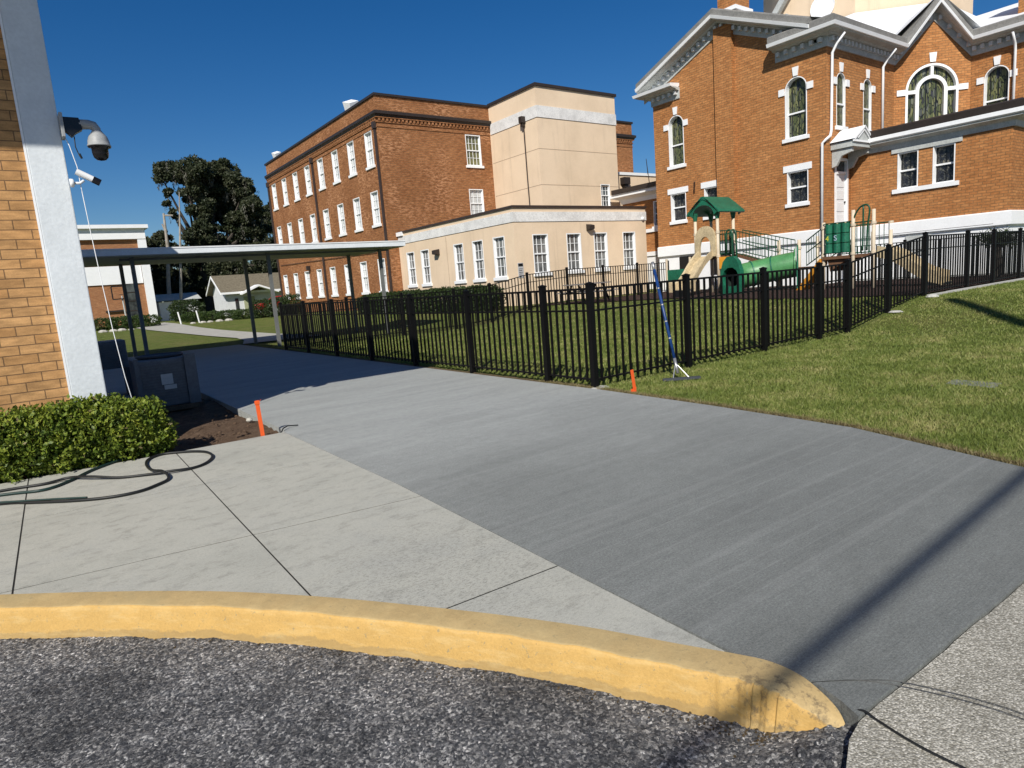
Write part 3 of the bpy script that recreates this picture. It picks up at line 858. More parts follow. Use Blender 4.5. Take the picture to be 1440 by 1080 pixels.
mb=MB(); mb.tube([(.68,8.67,3.51),(.675,8.67,3.40),(.69,8.67,3.34),(.70,8.66,3.30)],.006,6); mb.tube([(.70,8.66,3.33),(.715,8.66,3.28)],.012,6); mb.build('pigtail_cable',M['rubber'],root)
root=empty('security_camera',(.567,8.75,3.05),'white bullet security camera with black front below the domed one','security camera')
mb=MB(); mb.lathe([(.001,0),(.045,0),(.045,.03),(.03,.04)],(.567,8.68,3.02),14,(1,0,0),(0,0,1)); mb.tube([(.6,8.68,3.02),(.66,8.68,3.02),(.70,8.68,3.05)],.014,8); mb.build('bracket',M['trim'],root,smooth=True)
mb=MB(); mb.tube([(.64,8.68,3.145),(.79,8.68,3.062)],.034,14); mb.build('body',M['trim'],root)
mb=MB(); mb.tube([(.785,8.68,3.065),(.852,8.68,3.028)],.037,14); mb.build('lens_hood',M['blackplastic'],root)
# cable down the corner
mb=MB(); mb.tube([(.60,8.72,3.5),(.622,8.7,3.42),(.66,8.7,3.2),(.665,8.7,2.95),(.68,8.7,2.5),(.70,8.7,2.0),(.73,8.7,1.4),(.77,8.7,.85),(.80,8.7,.6),(.84,8.72,.35)],.0045,6)
setp(mb.build('camera_cable',M['trim']),'thin white cable hanging from the cameras down past the pilaster','cable')
# ================================================================== HEDGE
def leafcloud(pts,size,rng_=None,aspect=.55,up=.3):
    n=len(pts); s=size*rng.uniform(.6,1.3,n)[:,None]
    d=rng.normal(0,1,(n,3)); d[:,2]+=up; d/=np.linalg.norm(d,axis=1)[:,None]
    e=rng.normal(0,1,(n,3)); e-=d*(e*d).sum(1)[:,None]; e/=np.linalg.norm(e,axis=1)[:,None]
    V_=np.empty((n,4,3)); V_[:,0]=pts; V_[:,1]=pts+d*s*.5+e*s*aspect*.5; V_[:,2]=pts+d*s; V_[:,3]=pts+d*s*.5-e*s*aspect*.5
    return V_.reshape(-1,3)
def hedge_pts(x0,x1,y0,y1,z0,z1,n,wob=.07,f=3.):
    # sprigs near the surface of a rounded box
    P=[]
    k=0
    while k<n:
        u=rng.uniform(0,1,(n,3)); c=u*2-1
        r=(np.abs(c)**5).sum(1)**(1/5)
        x=x0+u[:,0]*(x1-x0); y=y0+u[:,1]*(y1-y0); z=z0+u[:,2]*(z1-z0)
        bump=1-.10*(np.sin(x*f*2.3+1)*np.sin(y*f*2.9+2)*.5+np.sin(x*f*5.1+z*f*3.)*.5)-wob
        keep=(r<bump)&(rng.uniform(0,1,n)<np.clip((r/bump)**4,.06,1))
        P.append(np.stack([x,y,z],1)[keep]); k+=keep.sum()
    return np.concatenate(P)[:n]
root=empty('hedge',(-.5,8.35,0),'clipped bright green hedge under the tan brick wall','hedge')
cl=[]
for cx,cy,cz,rx,ry,rz,nn in [(-2.6,8.33,.3,.75,.36,.36,4000),(-1.6,8.33,.3,.65,.36,.34,5000),(-.8,8.32,.31,.6,.35,.35,8000),(-.15,8.30,.31,.5,.36,.35,9000),(.35,8.30,.31,.45,.36,.37,9000),(.70,8.36,.27,.38,.36,.33,7500),(.90,8.36,.16,.24,.30,.20,3500)]:
    u=rng.normal(0,1,(nn,3)); u/=np.linalg.norm(u,axis=1)[:,None]
    r=rng.uniform(.6,1.02,nn)**.6
    # box-ish superellipsoid
    s=(np.abs(u)**4).sum(1)**(-1/4)
    q=u*(r*s*.93)[:,None]
    lump=1+.16*np.sin(q[:,0]*9+cx*7)*np.sin(q[:,2]*8+q[:,1]*7)+.07*np.sin(q[:,0]*21+cx)*np.sin(q[:,2]*19)
    p=np.stack([cx+q[:,0]*rx*lump,cy+q[:,1]*ry*lump,cz+q[:,2]*rz*lump],1)
    cl.append(p[p[:,2]>-.03])
# sprigs on top
sp=np.concatenate(cl)
tops=rng.uniform(0,1,(260,2)); 
for a,b in tops:
    cx=-2.6+a*3.6; cy=8.1+b*.45; zt=.60 if cx<.7 else .5
    m=26; hh=rng.uniform(.03,.12); sp=np.concatenate([sp,np.stack([cx+rng.normal(0,.03,m),cy+rng.normal(0,.03,m),zt+rng.uniform(-.06,hh,m)],1)])
pick=rng.uniform(0,1,len(sp))
npmesh('leaves',leafcloud(sp[pick<.72],.050,aspect=.62,up=.5),4,M['hedge'],root)
M['hedgenew']=leafmat('boxwood_new_growth',(.10,.15,.012),(.22,.28,.03),(.42,.42,.07),.25,6)
hi=sp[(pick>=.72)&(pick<.985)]; hi=hi[(hi[:,2]>.28)|(rng.uniform(0,1,len(hi))<.35)]
npmesh('new_growth',leafcloud(hi,.040,aspect=.55,up=.9),4,M['hedgenew'],root)
npmesh('dead_leaves',leafcloud(sp[pick>=.985],.045,aspect=.5,up=.1),4,M['drygrass'],root)
mb=MB()
for i in range(26):
    x=-2.8+i*.15; mb.tube([(x,8.33,-.05),(x+random.uniform(-.05,.05),8.3+random.uniform(-.1,.1),.2),(x+random.uniform(-.12,.12),8.3+random.uniform(-.2,.2),.42)],[.012,.009,.004],5)
mb.build('stems',M['bark'],root)

# ================================================================== AC UNITS
root=empty('air_conditioner',(1.65,12.1,0),'large grey condenser unit in deep shade beside the slab','air conditioner','grey air conditioners in the shade of the tan building')
mb=MB(); mb.box(1.2,2.05,11.75,12.6,.02,.80); mb.build('casing',M['acgrey'],root,bevel=.03)
mb=MB(); 
for k in range(14): mb.box(1.27,1.88,11.735,11.749,.12+k*.045,.135+k*.045)
mb.build('louvers',M['acgrey'],root)
mb=MB(); mb.lathe([(.34,.0),(.36,.03),(.34,.05),(.30,.03),(.001,.02)],(1.62,12.17,.80),24); mb.build('fan_grille',M['acdark'],root)
for a_,b_ in ((1.9,2.07),(1.18,1.24)):
    mb=MB(); mb.box(a_,b_,11.70,11.749,.021,.84); mb.build('corner_post',M['acgrey'],root)
mb=MB(); mb.box(1.53,1.70,11.722,11.734,.38,.55); mb.box(1.56,1.74,11.723,11.735,.30,.37); mb.build('sticker',M['sticker'],root)
mb=MB(); mb.box(1.15,2.1,11.7,12.65,-.06,.018); mb.build('pad',M['soil'],root)
root=empty('air_conditioner',(1.15,14.6,0),'tall louvred condenser unit partly hidden behind the white pilaster','air conditioner','grey air conditioners in the shade of the tan building')
mb=MB(); mb.box(.72,1.36,14.2,14.9,.55,1.07); mb.build('casing',M['acgrey'],root,bevel=.02)
mb=MB()
for k in range(10): mb.box(.78,1.30,14.18,14.198,.60+k*.045,.615+k*.045)
mb.build('louvers',M['acgrey'],root)
mb=MB(); mb.box(.72,.78,14.2,14.9,-.1,.55); mb.box(1.3,1.36,14.2,14.9,-.1,.55); mb.build('stand',M['acdark'],root)

# ================================================================== COVERED WALKWAY
root=empty('covered_walkway',(5.5,24.5,0),'flat white roofed covered walkway on slim posts','canopy')
mb=MB(); mb.box(-.6,11.7,22.3,26.8,3.22,3.38); mb.build('roof',M['canopy'],root)
mb=MB(); mb.box(-.62,11.72,22.285,26.82,3.381,3.42); mb.build('drip_edge',M['trim'],root)
mb=MB()
for k in range(15): mb.box(-.55,11.65,22.36+k*.3,22.36+k*.3+.28,3.19,3.218)
mb.build('soffit',M['soffit'],root)
for i,x in enumerate((2.73,6.8,10.95)):
    for j,y in enumerate((23.,26.)):
        mb=MB(); mb.box(x-.055,x+.055,y-.055,y+.055,g1(x,y)-.1,3.19); mb.build('post',M['canopypost'],root)
mb=MB(); mb.box(2.4,11.3,22.98,23.02,3.10,3.17); mb.build('beam',M['canopypost'],root)

# ================================================================== SCHOOL BUILDING
SX,SY=17.1,34.5
root=empty('school_building',(SX,SY,0),'three storey red brick school with long row of white windows','building')
t3=wintemplate(.98,1.9,3,2,'glasscurtain'); t2=wintemplate(.98,1.88,3,2,'glasscurtain'); t1=wintemplate(.98,1.88,3,2,'glasscurtain')
tg=wintemplate(1.1,1.82,4,2,'glassgreenish'); tgr=wintemplate(1.05,1.7,3,2,'glasscurtain')
cy=[35.83+2.575*k for k in range(8)]
ops=[]
for c in cy:
    u=55.2-c
    for z0,hh in ((8.76,1.9),(5.47,1.88),(1.62,1.88)): ops.append((u-.49,u+.49,z0,z0+hh))
mb=MB(); wall(mb,(SX,55.2),(-1,0),20.7,-.2,12.32,ops)
ops2=[(23.42-SX-.55,23.42-SX+.55,8.8,10.62),(23.35-SX-.525,23.35-SX+.525,5.7,7.4)]
wall(mb,(SX,SY),(0,-1),20.5,-.2,12.32,ops2)
mb.poly([(37.6,34.5,-.2),(37.6,55.2,-.2),(37.6,55.2,12.32),(37.6,34.5,12.32)]); mb.poly([(SX,55.2,-.2),(37.6,55.2,-.2),(37.6,55.2,12.32),(SX,55.2,12.32)])
mb.build('wall',M['schoolbrick'],root)
for c in cy:
    for z0,t in ((8.76,t3),(5.47,t2),(1.62,t1)): place_window(t,root,(SX,c,z0),(-1,0))
place_window(tg,root,(23.42,SY,8.8),(0,-1),'top floor window with greenish blind'); place_window(tgr,root,(23.35,SY,5.7),(0,-1))
mb=MB(); mb.box(SX-.08,37.68,SY-.08,55.28,12.32,12.45); mb.build('roof',M['darkcap'],root)
path=[(SX,55.2,0),(SX,SY,0),(37.6,SY,0),(37.6,40,0)]
mb=MB(); sweep(mb,[(0,11.18),(.10,11.18),(.16,11.30),(.22,11.33),(.22,11.48),(.02,11.56),(0,11.56)],path); mb.build('cornice',M['darkcap'],root)
mb=MB(); dentils(mb,path,0.0,10.98,11.14,.09,.12,.12); sweep(mb,[(0,11.14),(.11,11.14),(.11,11.179),(0,11.179)],path); sweep(mb,[(0,10.90),(.05,10.90),(.05,10.96),(0,10.96)],path); sweep(mb,[(0,10.66),(.035,10.66),(.035,10.72),(0,10.72)],path)
mb.build('dentil_band',M['schoolbrick'],root)
for y in (34.72,44.85,55.05):
    mb=MB(); mb.box(SX-.14,SX-.02,y-.06,y+.06,0,10.95); mb.box(SX-.2,SX-.01,y-.12,y+.12,10.6,10.95); mb.build('downspout',M['brownpipe'],root)
# conduit
mb=MB(); mb.tube([(SX-.05,54.5,4.3),(SX-.05,36.2,3.9)],.02,6); mb.build('conduit',M['brownpipe'],root)
mb=MB(); mb.box(SX-.25,SX-.02,47.8,48.05,3.55,3.85); mb.build('wall_lamp',M['darkcap'],root)
# roof lights
def rooflight(x,y,z,s,label):
    r=empty('floodlight',(x,y,z),label,'floodlight','white floodlights on the school roof edge')
    mb=MB(); mb.obox((x,y,z+.5*s),(.36*s,.1*s,.14*s),(-.1*s,.30*s,.1*s),(-.1*s,-.08*s,.26*s)); mb.build('housing',M['trim'],r)
    mb=MB(); mb.tube([(x,y,z),(x,y,z+.3*s)],.05*s,8); mb.box(x-.2*s,x+.2*s,y-.2*s,y+.2*s,z-.0,z+.06); mb.build('mount',M['acgrey'],r)
rooflight(17.75,39.0,12.451,.95,'larger white floodlight box on the school roof near its corner')
rooflight(17.5,53.3,12.451,.7,'small white floodlight box at the far end of the school roof')

# ================================================================== STAIR TOWER
TX0,TX1,TY0=24.77,31.08,29.83
root=empty('stair_tower',(TX0,TY0,0),'tall cream stucco block with white band beside the red brick school','building')
mb=MB(); wall(mb,(TX0,SY),(-1,0),SY-TY0,0,12.36); wall(mb,(TX0,TY0),(0,-1),TX1-TX0,0,12.36,[(4.72,5.52,5.75,7.1)]); mb.poly([(TX1,TY0,0),(TX1,SY,0),(TX1,SY,12.36),(TX1,TY0,12.36)])
mb.build('wall',M['cream'],root)
mb=MB(); mb.box(TX0-.09,TX1+.09,TY0-.09,SY-.01,12.36,12.52); mb.build('roof',M['darkcap'],root)
pth=[(TX0,SY-.09,0),(TX0,TY0,0),(TX1,TY0,0),(TX1,SY-.09,0)]
mb=MB(); sweep(mb,[(0,10.68),(.035,10.68),(.035,11.32),(0,11.32)],pth); mb.build('band',M['creamlt'],root)
M['joint']=painted('stucco_joint',(.36,.26,.18),.9,.1)
mb=MB()
for z in (8.95,6.95): sweep(mb,[(0,z),(.006,z),(.006,z+.025),(0,z+.025)],pth)
sweep(mb,[(.0,10.655),(.012,10.655),(.012,10.68),(0,10.68)],pth)
mb.build('control_joint',M['joint'],root)
tt=wintemplate(.8,1.35,3,2,'glassdark'); place_window(tt,root,(TX0+5.12,TY0,5.75),(0,-1))
mb=MB(); mb.box(TX0-.32,TX0-.02,30.86,31.14,10.6,10.95); mb.box(TX0-.24,TX0-.03,30.92,31.08,10.4,10.6); mb.build('conductor_head',M['darkcap'],root)
mb=MB(); mb.tube([(TX0-.08,31,10.45),(TX0-.06,31,7.6),(TX0-.05,30.95,4.9)],.035,8); mb.build('downspout',M['brownpipe'],root)

# ================================================================== REAR LINK (cream) + connector
root=empty('link_building',(31.2,31.95,0),'cream parapet block between the stair tower and the church','building')
mb=MB(); mb.box(31.10,40,32,34.4,0,8.15); mb.build('wall',M['cream'],root)
mb=MB(); mb.box(31.10,40.1,31.93,34.42,8.15,8.33); mb.build('coping',M['trim'],root)
mb=MB(); mb.box(33.5,34.1,31.6,31.98,7.5,7.95); mb.box(33.65,33.95,31.7,31.97,7.3,7.5); mb.tube([(33.8,31.8,7.4),(33.7,31.8,6.6),(33.9,31.8,5.8)],.07,8); mb.build('conductor_head',M['darkcap'],root)
mb=MB(); mb.tube([(36.2,31.9,8.3),(36.1,31.9,9.3),(36.4,31.9,7.3)],.02,6); mb.build('vent_wire',M['darkcap'],root)
root=empty('connector_building',(30.5,22.6,0),'low brick connector with dark flat roof and white soffit behind the cream annex','building')
mb=MB(); wall(mb,(30.5,29.0),(-1,0),6.3,.3,6.1,[(2.45,3.25,4.15,5.6)]); mb.poly([(30.5,29,.3),(36,29,.3),(36,29,6.1),(30.5,29,6.1)])
mb.build('wall',M['churchbrick'],root)
t=wintemplate(.8,1.45,2,2,'glassdark'); place_window(t,root,(30.5,26.15,4.15),(-1,0))
mb=MB(); mb.box(29.85,36.5,22.45,29.3,6.36,6.62); mb.build('roof',M['darkcap'],root)
mb=MB(); sweep(mb,[(0,5.75),(.05,5.75),(.12,6.0),(.45,6.12),(.55,6.16),(.55,6.355),(0,6.355)],[(36,29,0),(30.5,29,0),(30.5,22.7,0)][::1]); mb.build('cornice',M['trim'],root)
mb=MB(); mb.box(30.40,30.5,22.7,29.03,3.85,4.05); mb.box(30.35,30.49,22.7,29.05,.3,2.45); mb.box(30.28,30.5,22.7,29.06,2.45,2.7); mb.build('basement_band',M['trim'],root)

# ================================================================== CREAM ANNEX
AX,AY,AX1=17.668,23.384,26.22
root=empty('annex_building',(AX,AY,0),'low single storey cream annex with white band and multi-pane windows','building')
ta=wintemplate(.92,1.83,3,2,'glassannex',sillw=.08); tb=wintemplate(.92,1.75,3,2,'glassannex',sillw=.06)
cA=[33.2,31.55,28.1,26.36,24.6]; cB=[19.13,21.17,22.93,24.93]
mb=MB(); wall(mb,(AX,SY-.01),(-1,0),SY-.01-AY,-.2,4.78,[(SY-.01-c-.46,SY-.01-c+.46,1.82,3.65) for c in cA])
wall(mb,(AX,AY),(0,-1),AX1-AX,-.2,4.78,[(c-AX-.46,c-AX+.46,1.87,3.62) for c in cB]); mb.poly([(AX1,AY,-.2),(AX1,29.8,-.2),(AX1,29.8,4.78),(AX1,AY,4.78)])
mb.build('wall',M['cream'],root)
for c in cA: place_window(ta,root,(AX,c,1.82),(-1,0))
for c in cB: place_window(tb,root,(c,AY,1.87),(0,-1))
mb=MB(); mb.box(AX-.06,AX1+.06,AY-.06,SY-.012,4.78,4.88); mb.build('roof',M['brownpipe'],root)
pth=[(AX,SY-.05,0),(AX,AY,0),(AX1,AY,0),(AX1,29.7,0)]
mb=MB(); sweep(mb,[(0,4.17),(.03,4.17),(.03,4.6),(0,4.6)],pth); mb.build('band',M['creamlt'],root)
mb=MB(); sweep(mb,[(0,4.15),(.008,4.15),(.008,4.17),(0,4.17)],pth)
for y in (29.2,): mb.box(AX-.006,AX,y,y+.02,0,4.1)
mb.build('control_joint',M['joint'],root)
mb=MB(); mb.box(AX-.12,AX-.002,33.8,SY-.02,4.62,4.84); mb.build('corner_cap',M['trim'],root)
mb=MB(); mb.ext([(AX-.02,30.3,3.25),(AX-.28,30.3,3.3),(AX-.28,30.3,3.5),(AX-.02,30.3,3.55)],(0,-.36,0)); mb.build('wall_lamp',M['darkcap'],root,bevel=.01)
mb=MB(); mb.ext([(22.0,AY-.02,3.72),(22.0,AY-.26,3.78),(22.0,AY-.26,3.95),(22.0,AY-.02,4.02)],(.34,0,0)); mb.build('wall_lamp',M['darkcap'],root,bevel=.01)
mb=MB(); mb.lathe([(.001,0),(.09,0),(.09,.06),(.001,.1)],(25.95,AY-.03,4.25),12,(0,-1,0)); mb.build('dome_lamp',M['trim'],root)
sg=empty('wall_sign',(AX+.25,AY-.03,2.0),'small white notice sign with dark heading on the cream corner','sign')
mb=MB(); mb.box(AX+.06,AX+.36,AY-.022,AY-.002,1.72,2.38); mb.build('board',M['sticker'],sg)
mb=MB(); mb.box(AX+.08,AX+.34,AY-.027,AY-.023,2.22,2.35)
for k in range(5): mb.box(AX+.10,AX+.32-.03*(k%2),AY-.027,AY-.023,2.1-k*.075,2.125-k*.075)
mb.build('printed_text',M['dark'],sg)

# ================================================================== CHURCH
CX,CY=26.,13.75
BX,BY=31.68,13.75; DX,DY=33.83,11.6; EY=5.92
WT=2.70
root=empty('church',(CX,CY,0),'orange brick church with grey and white cornices and arched stained glass windows','church')
na=(-1/math.sqrt(2),-1/math.sqrt(2))
bl=math.hypot(DX-BX,DY-BY)
WZ=9.72
mb=MB()
ops=[(22.4-21.05-.45,22.4-21.05+.45,6.47,8.77,True),(22.4-15.0-.47,22.4-15.0+.47,6.47,8.8,True),
     (22.4-21.05-.46,22.4-21.05+.46,3.87,5.17),(22.4-19.1-.44,22.4-19.1+.44,3.87,5.17),(22.4-14.95-.46,22.4-14.95+.46,3.87,5.15)]
wall(mb,(CX,22.4),(-1,0),22.4-CY,WT,WZ,ops)
ap=18.47
mb.poly([(CX,22.4,WZ),(CX,22.4,9.95),(CX,ap,11.85),(CX,14.5,9.95),(CX,13.75,9.72)])
wall(mb,(CX,CY),(0,-1),BX-CX,WT,WZ+.1,[(.75,1.45,6.68,8.72,True),(2.92,3.62,6.68,8.72,True),(.72,1.58,2.72,5.4)])
wall(mb,(BX,BY),na,bl,WT,WZ+.1,[(bl/2-1.06,bl/2+1.06,6.2,9.46,True)])
c_=Vector(((BX+DX)/2,(BY+DY)/2,0))
mb.poly([(BX,BY,WZ+.1),(DX,DY,WZ+.1),(c_.x,c_.y,WZ+.1+1.45)])
wall(mb,(DX,DY),(-1,0),DY-EY,WT,WZ+.1,[(.5,1.4,6.6,8.9,True),(3.2,4.1,6.6,8.9,True)])
wall(mb,(DX,EY),(0,-1),9.44,WT,WZ+.1)
mb.poly([(CX,22.4,WT),(31.7,22.4,WT),(31.7,22.4,WZ),(CX,22.4,WZ)])
mb.build('wall',M['churchbrick'],root)
# pilaster + chimney
mb=MB(); mb.box(25.78,CX-.002,17.78,18.68,WT,11.75); mb.build('pilaster',M['churchbrick'],root)
mb=MB(); mb.box(25.9,26.9,17.62,18.5,11.6,13.7); mb.build('chimney',M['churchbrick'],root)
mb=MB(); mb.box(25.74,27.0,17.5,18.62,12.2,12.36); mb.build('chimney_flashing',M['trim'],root)
mb=MB(); mb.tube([(25.9,18.74,11.7),(25.9,18.74,2.6)],.03,6); mb.build('lightning_cable',M['dark'],root)
mb=MB(); mb.box(34.3,35.4,9.2,10.15,10.4,13.4); mb.build('chimney',M['churchbrick'],root)
# basement
pb=[(CX,22.4,0),(CX,CY,0),(BX,BY,0)]
mb=MB(); sweep(mb,[(-.2,.2),(-.03,.2),(-.03,2.199),(-.2,2.199)],pb)
mb.build('basement_wall',M['trim'],root)
mb=MB(); sweep(mb,[(-.1,2.2),(.04,2.2),(.08,2.24),(.08,2.68),(.0,2.72),(-.1,2.72)],pb); mb.build('water_table',M['trim'],root)
for a_ in ((20.3,21.1,1.5,2.15),(18.2,19.3,1.2,2.1)):
    mb=MB(); mb.box(CX-.02,CX+.08,*a_); mb.build('basement_opening',M['dark'],root)
# windows
tar=wintemplate(.9,2.3,1,1,'stained',arch=True,fr=.04,deep=.26); tar2=wintemplate(.94,2.33,1,1,'stained',arch=True,fr=.04,deep=.26); tna=wintemplate(.7,2.04,1,1,'stained',arch=True,fr=.03,deep=.11)
tlo=wintemplate(.92,1.3,1,1,'leaded',lintel=True,fr=.04,deep=.24,sillw=.06); tlo2=wintemplate(.88,1.3,1,1,'leaded',lintel=True,fr=.04,deep=.24,sillw=.06); tlo3=wintemplate(.92,1.28,1,1,'leaded',lintel=True,fr=.04,deep=.24,sillw=.06)
tbw=wintemplate(.9,2.3,1,1,'stained',arch=True,fr=.04,deep=.26)
place_window(tar,root,(CX,21.05,6.47),(-1,0)); place_window(tar2,root,(CX,15.0,6.47),(-1,0))
place_window(tlo,root,(CX,21.05,3.87),(-1,0)); place_window(tlo2,root,(CX,19.1,3.87),(-1,0)); place_window(tlo3,root,(CX,14.95,3.87),(-1,0))
place_window(tna,root,(CX+1.10,CY,6.68),(0,-1)); place_window(tna,root,(CX+3.27,CY,6.68),(0,-1))
place_window(tbw,root,(DX,DY-.95,6.6),(-1,0)); place_window(tbw,root,(DX,DY-3.65,6.6),(-1,0))
# big triple window
def arcring(mb,c,U,n_,r0,r1,s,d0,d1,K=24,a0=0,a1=math.pi):
    for k in range(K):
        t0=a0+(a1-a0)*k/K; t1=a0+(a1-a0)*(k+1)/K
        q=[(math.cos(t0)*r1,s+math.sin(t0)*r1),(math.cos(t1)*r1,s+math.sin(t1)*r1),(math.cos(t1)*r0,s+math.sin(t1)*r0),(math.cos(t0)*r0,s+math.sin(t0)*r0)]
        pts=[c+U*x+Vector((0,0,z))-n_*d0 for x,z in q]
        mb.ext(pts,-n_*(d1-d0))
U=Vector((math.sqrt(.5),-math.sqrt(.5),0)); n_=Vector((na[0],na[1],0))
def pbox(mb,c,u0,u1,z0,z1,d0,d1):
    cc=c+U*((u0+u1)/2)+Vector((0,0,(z0+z1)/2))-n_*((d0+d1)/2)
    mb.obox(cc,U*(u1-u0)/2,n_*(d1-d0)/2,Vector((0,0,(z1-z0)/2)))
s=8.40
mb=MB()
arcring(mb,c_,U,n_,.96,1.055,s,-.012,.2); pbox(mb,c_,-1.055,-.96,6.2,s,-.012,.2); pbox(mb,c_,.96,1.055,6.2,s,-.012,.2)
arcring(mb,c_,U,n_,.5,.64,s-.05,.02,.19); pbox(mb,c_,-.64,-.5,6.2,s-.05,.02,.19); pbox(mb,c_,.5,.64,6.2,s-.05,.02,.19)
pbox(mb,c_,-.96,-.64,s-.12,s+.03,.0,.185); pbox(mb,c_,.64,.96,s-.12,s+.03,.0,.185)
pbox(mb,c_,-.06,.06,s+.5,s+.98,.01,.18); pbox(mb,c_,-.5,.5,6.72,6.78,.08,.17)
bw=mb.build('window',M['trim'],root); bw['label']='great arched three-light stained window in the angled gable bay'
mb=MB()
K=24; pts=[c_-U*.98+Vector((0,0,6.2))-n_*.186,c_+U*.98+Vector((0,0,6.2))-n_*.186]+[c_+U*(.98*math.cos(math.pi*k/K))+Vector((0,0,s+.98*math.sin(math.pi*k/K)))-n_*.186 for k in range(K+1)]
mb.ext(pts,-n_*.02)
pn=mb.build('pane',M['stained'],None); pn.parent=bw; pn.location=-wloc(root); 
mb=MB(); P=lambda u,z,d:c_+U*u+Vector((0,0,z))-n_*d
mb.ext([P(-.11,9.5,-.05),P(.11,9.5,-.05),P(.15,9.88,-.05),P(-.15,9.88,-.05)],-n_*.1); mb.build('keystone',M['trim'],root)
for sgn in (-1,1):
    mb=MB(); pbox(mb,c_,*sorted((sgn*1.06,sgn*1.42)),s-.16,s+.08,-.05,.05); mb.build('impost',M['trim'],root)
# brick arch ring
mb=MB(); arcring(mb,c_,U,n_,1.07,1.36,s,-.012,.02,28); mb.build('arch_ring',M['churchbrick'],root)
# cornices
gut=[(.02,.42),(.56,.36),(.62,.372),(.62,.60),(.54,.66),(.02,.66)]
fil=[(.10,.235),(.66,.235),(.70,.36),(.64,.37),(.02,.42),(.02,.30)]
sof=[(0,-.26),(.05,-.26),(.06,-.22),(.06,.09),(.26,.12),(.30,.17),(.56,.19),(.60,.235),(.02,.235),(0,.2)]
bh=1.62
zc=9.80
cp=[(CX,15.85,zc),(CX,CY,zc),(BX-.1,BY,zc),(c_.x,c_.y,zc+bh),(DX,DY-.1,zc),(DX,EY,zc),(43.3,EY,zc)]
cp[2]=(BX,BY,zc); cp[4]=(DX,DY,zc)
cg=[(CX,22.9,9.98),(CX,ap,11.84),(CX,14.1,9.98)]
cr=[(29,22.4,9.72),(CX,22.4,9.72),(CX,20.75,9.72)]
mb=MB(); sweep(mb,gut,cp); sweep(mb,gut,cg); mb.build('gutter',M['gutter'],root)
mb=MB(); sweep(mb,fil,cp); sweep(mb,fil,cg); sweep(mb,fil,cr); mb.build('cornice_fillet',M['trim'],root)
mb=MB(); sweep(mb,sof,cp); sweep(mb,sof,cg); sweep(mb,sof,cr); mb.build('cornice',M['trimgrey'],root)
M['dent']=painted('dentil_paint',(.62,.64,.64),.7,.1)
mb=MB(); dentils(mb,cp,.06,-.08,.088,.15,.13,.15); dentils(mb,cg,.06,-.08,.088,.15,.13,.15); dentils(mb,cr,.06,-.08,.088,.15,.13,.15); mb.build('dentil_band',M['dent'],root)
# roofs
def tri(mb,*p): mb.poly(p)
mb=MB(); th=.03
RZ=12.42; EZ=10.44
cxr,cyr=38.55,18.47
# wing A slopes
mb.poly([(25.5,ap,RZ),(cxr,ap,RZ),(cxr,13.3,EZ),(25.5,13.3,EZ-.0)]) if False else None
mb.poly([(25.45,ap,RZ),(cxr,cyr,RZ),(33.3,13.3,EZ-.02),(26.0,13.35,EZ-.02),(25.45,14.1,EZ+.2)])
mb.poly([(25.45,ap,RZ),(cxr,cyr,RZ),(33.3,23.6,EZ),(25.45,23.0,EZ)])
# wing B slopes (mirrored)
mb.poly([(cxr,5.4,RZ),(cxr,cyr,RZ),(33.3,13.3,EZ-.02),(33.35,5.4,EZ)])
mb.poly([(cxr,5.4,RZ),(cxr,cyr,RZ),(43.8,13.3,EZ),(43.8,5.4,EZ)])
# bay gable
apx=c_+n_*.55; back=c_-n_*3.4
A_=Vector((BX,BY,0))+n_*.3; B_=Vector((DX,DY,0))+n_*.3
mb.poly([apx+V(0,0,zc+bh+.64),back+V(0,0,zc+bh+.64),(33.35,15.3,10.7),(BX-.1,BY+.2,10.42),A_-U*.35+V(0,0,10.42)])
mb.poly([apx+V(0,0,zc+bh+.64),back+V(0,0,zc+bh+.64),(35.4,13.2,10.7),(DX+.2,DY-.1,10.42),B_+U*.35+V(0,0,10.42)])
# raised skirt round the drum
for k in range(8):
    a0=math.pi/8+k*math.pi/4; a1=a0+math.pi/4; r0=4.7/math.cos(math.pi/8); r1=6.6/math.cos(math.pi/8)
    mb.poly([(cxr+r0*math.cos(a0),cyr+r0*math.sin(a0),13.0),(cxr+r0*math.cos(a1),cyr+r0*math.sin(a1),13.0),(cxr+r1*math.cos(a1),cyr+r1*math.sin(a1),11.2),(cxr+r1*math.cos(a0),cyr+r1*math.sin(a0),11.2)])
mb.build('roof',M['roofwhite'],root,recalc=False)
# drum
mb=MB(); r0=4.6/math.cos(math.pi/8)
ring=[(cxr+r0*math.cos(math.pi/8+k*math.pi/4),cyr+r0*math.sin(math.pi/8+k*math.pi/4)) for k in range(8)]
mb.ext([(x,y,10.5) for x,y in ring],(0,0,6.2)); mb.build('drum',M['cream'],root)
mb=MB(); mb.lathe([(.001,0),(.55,0),(.55,.03),(.62,.03),(.62,.06)],(cxr-4.61,cyr-.35,13.85),28,(-1,0,0),(0,0,1)); mb.build('round_window',M['trim'],root)
mb=MB(); mb.box(cxr-5.1,cxr-4.6,cyr+1.3,cyr+2.9,13.75,14.05); mb.bar((cxr-4.95,cyr+2.9,13.2),(cxr-4.95,cyr+1.2,15.2),.3,.3); mb.build('drum_cornice',M['trimgrey'],root)
mb=MB(); mb.lathe([(5.4,0),(5.2,.3),(3.8,2.2),(1.5,3.4),(.001,3.7)],(cxr,cyr,16.7),8); mb.build('dome',M['roofwhite'],root)
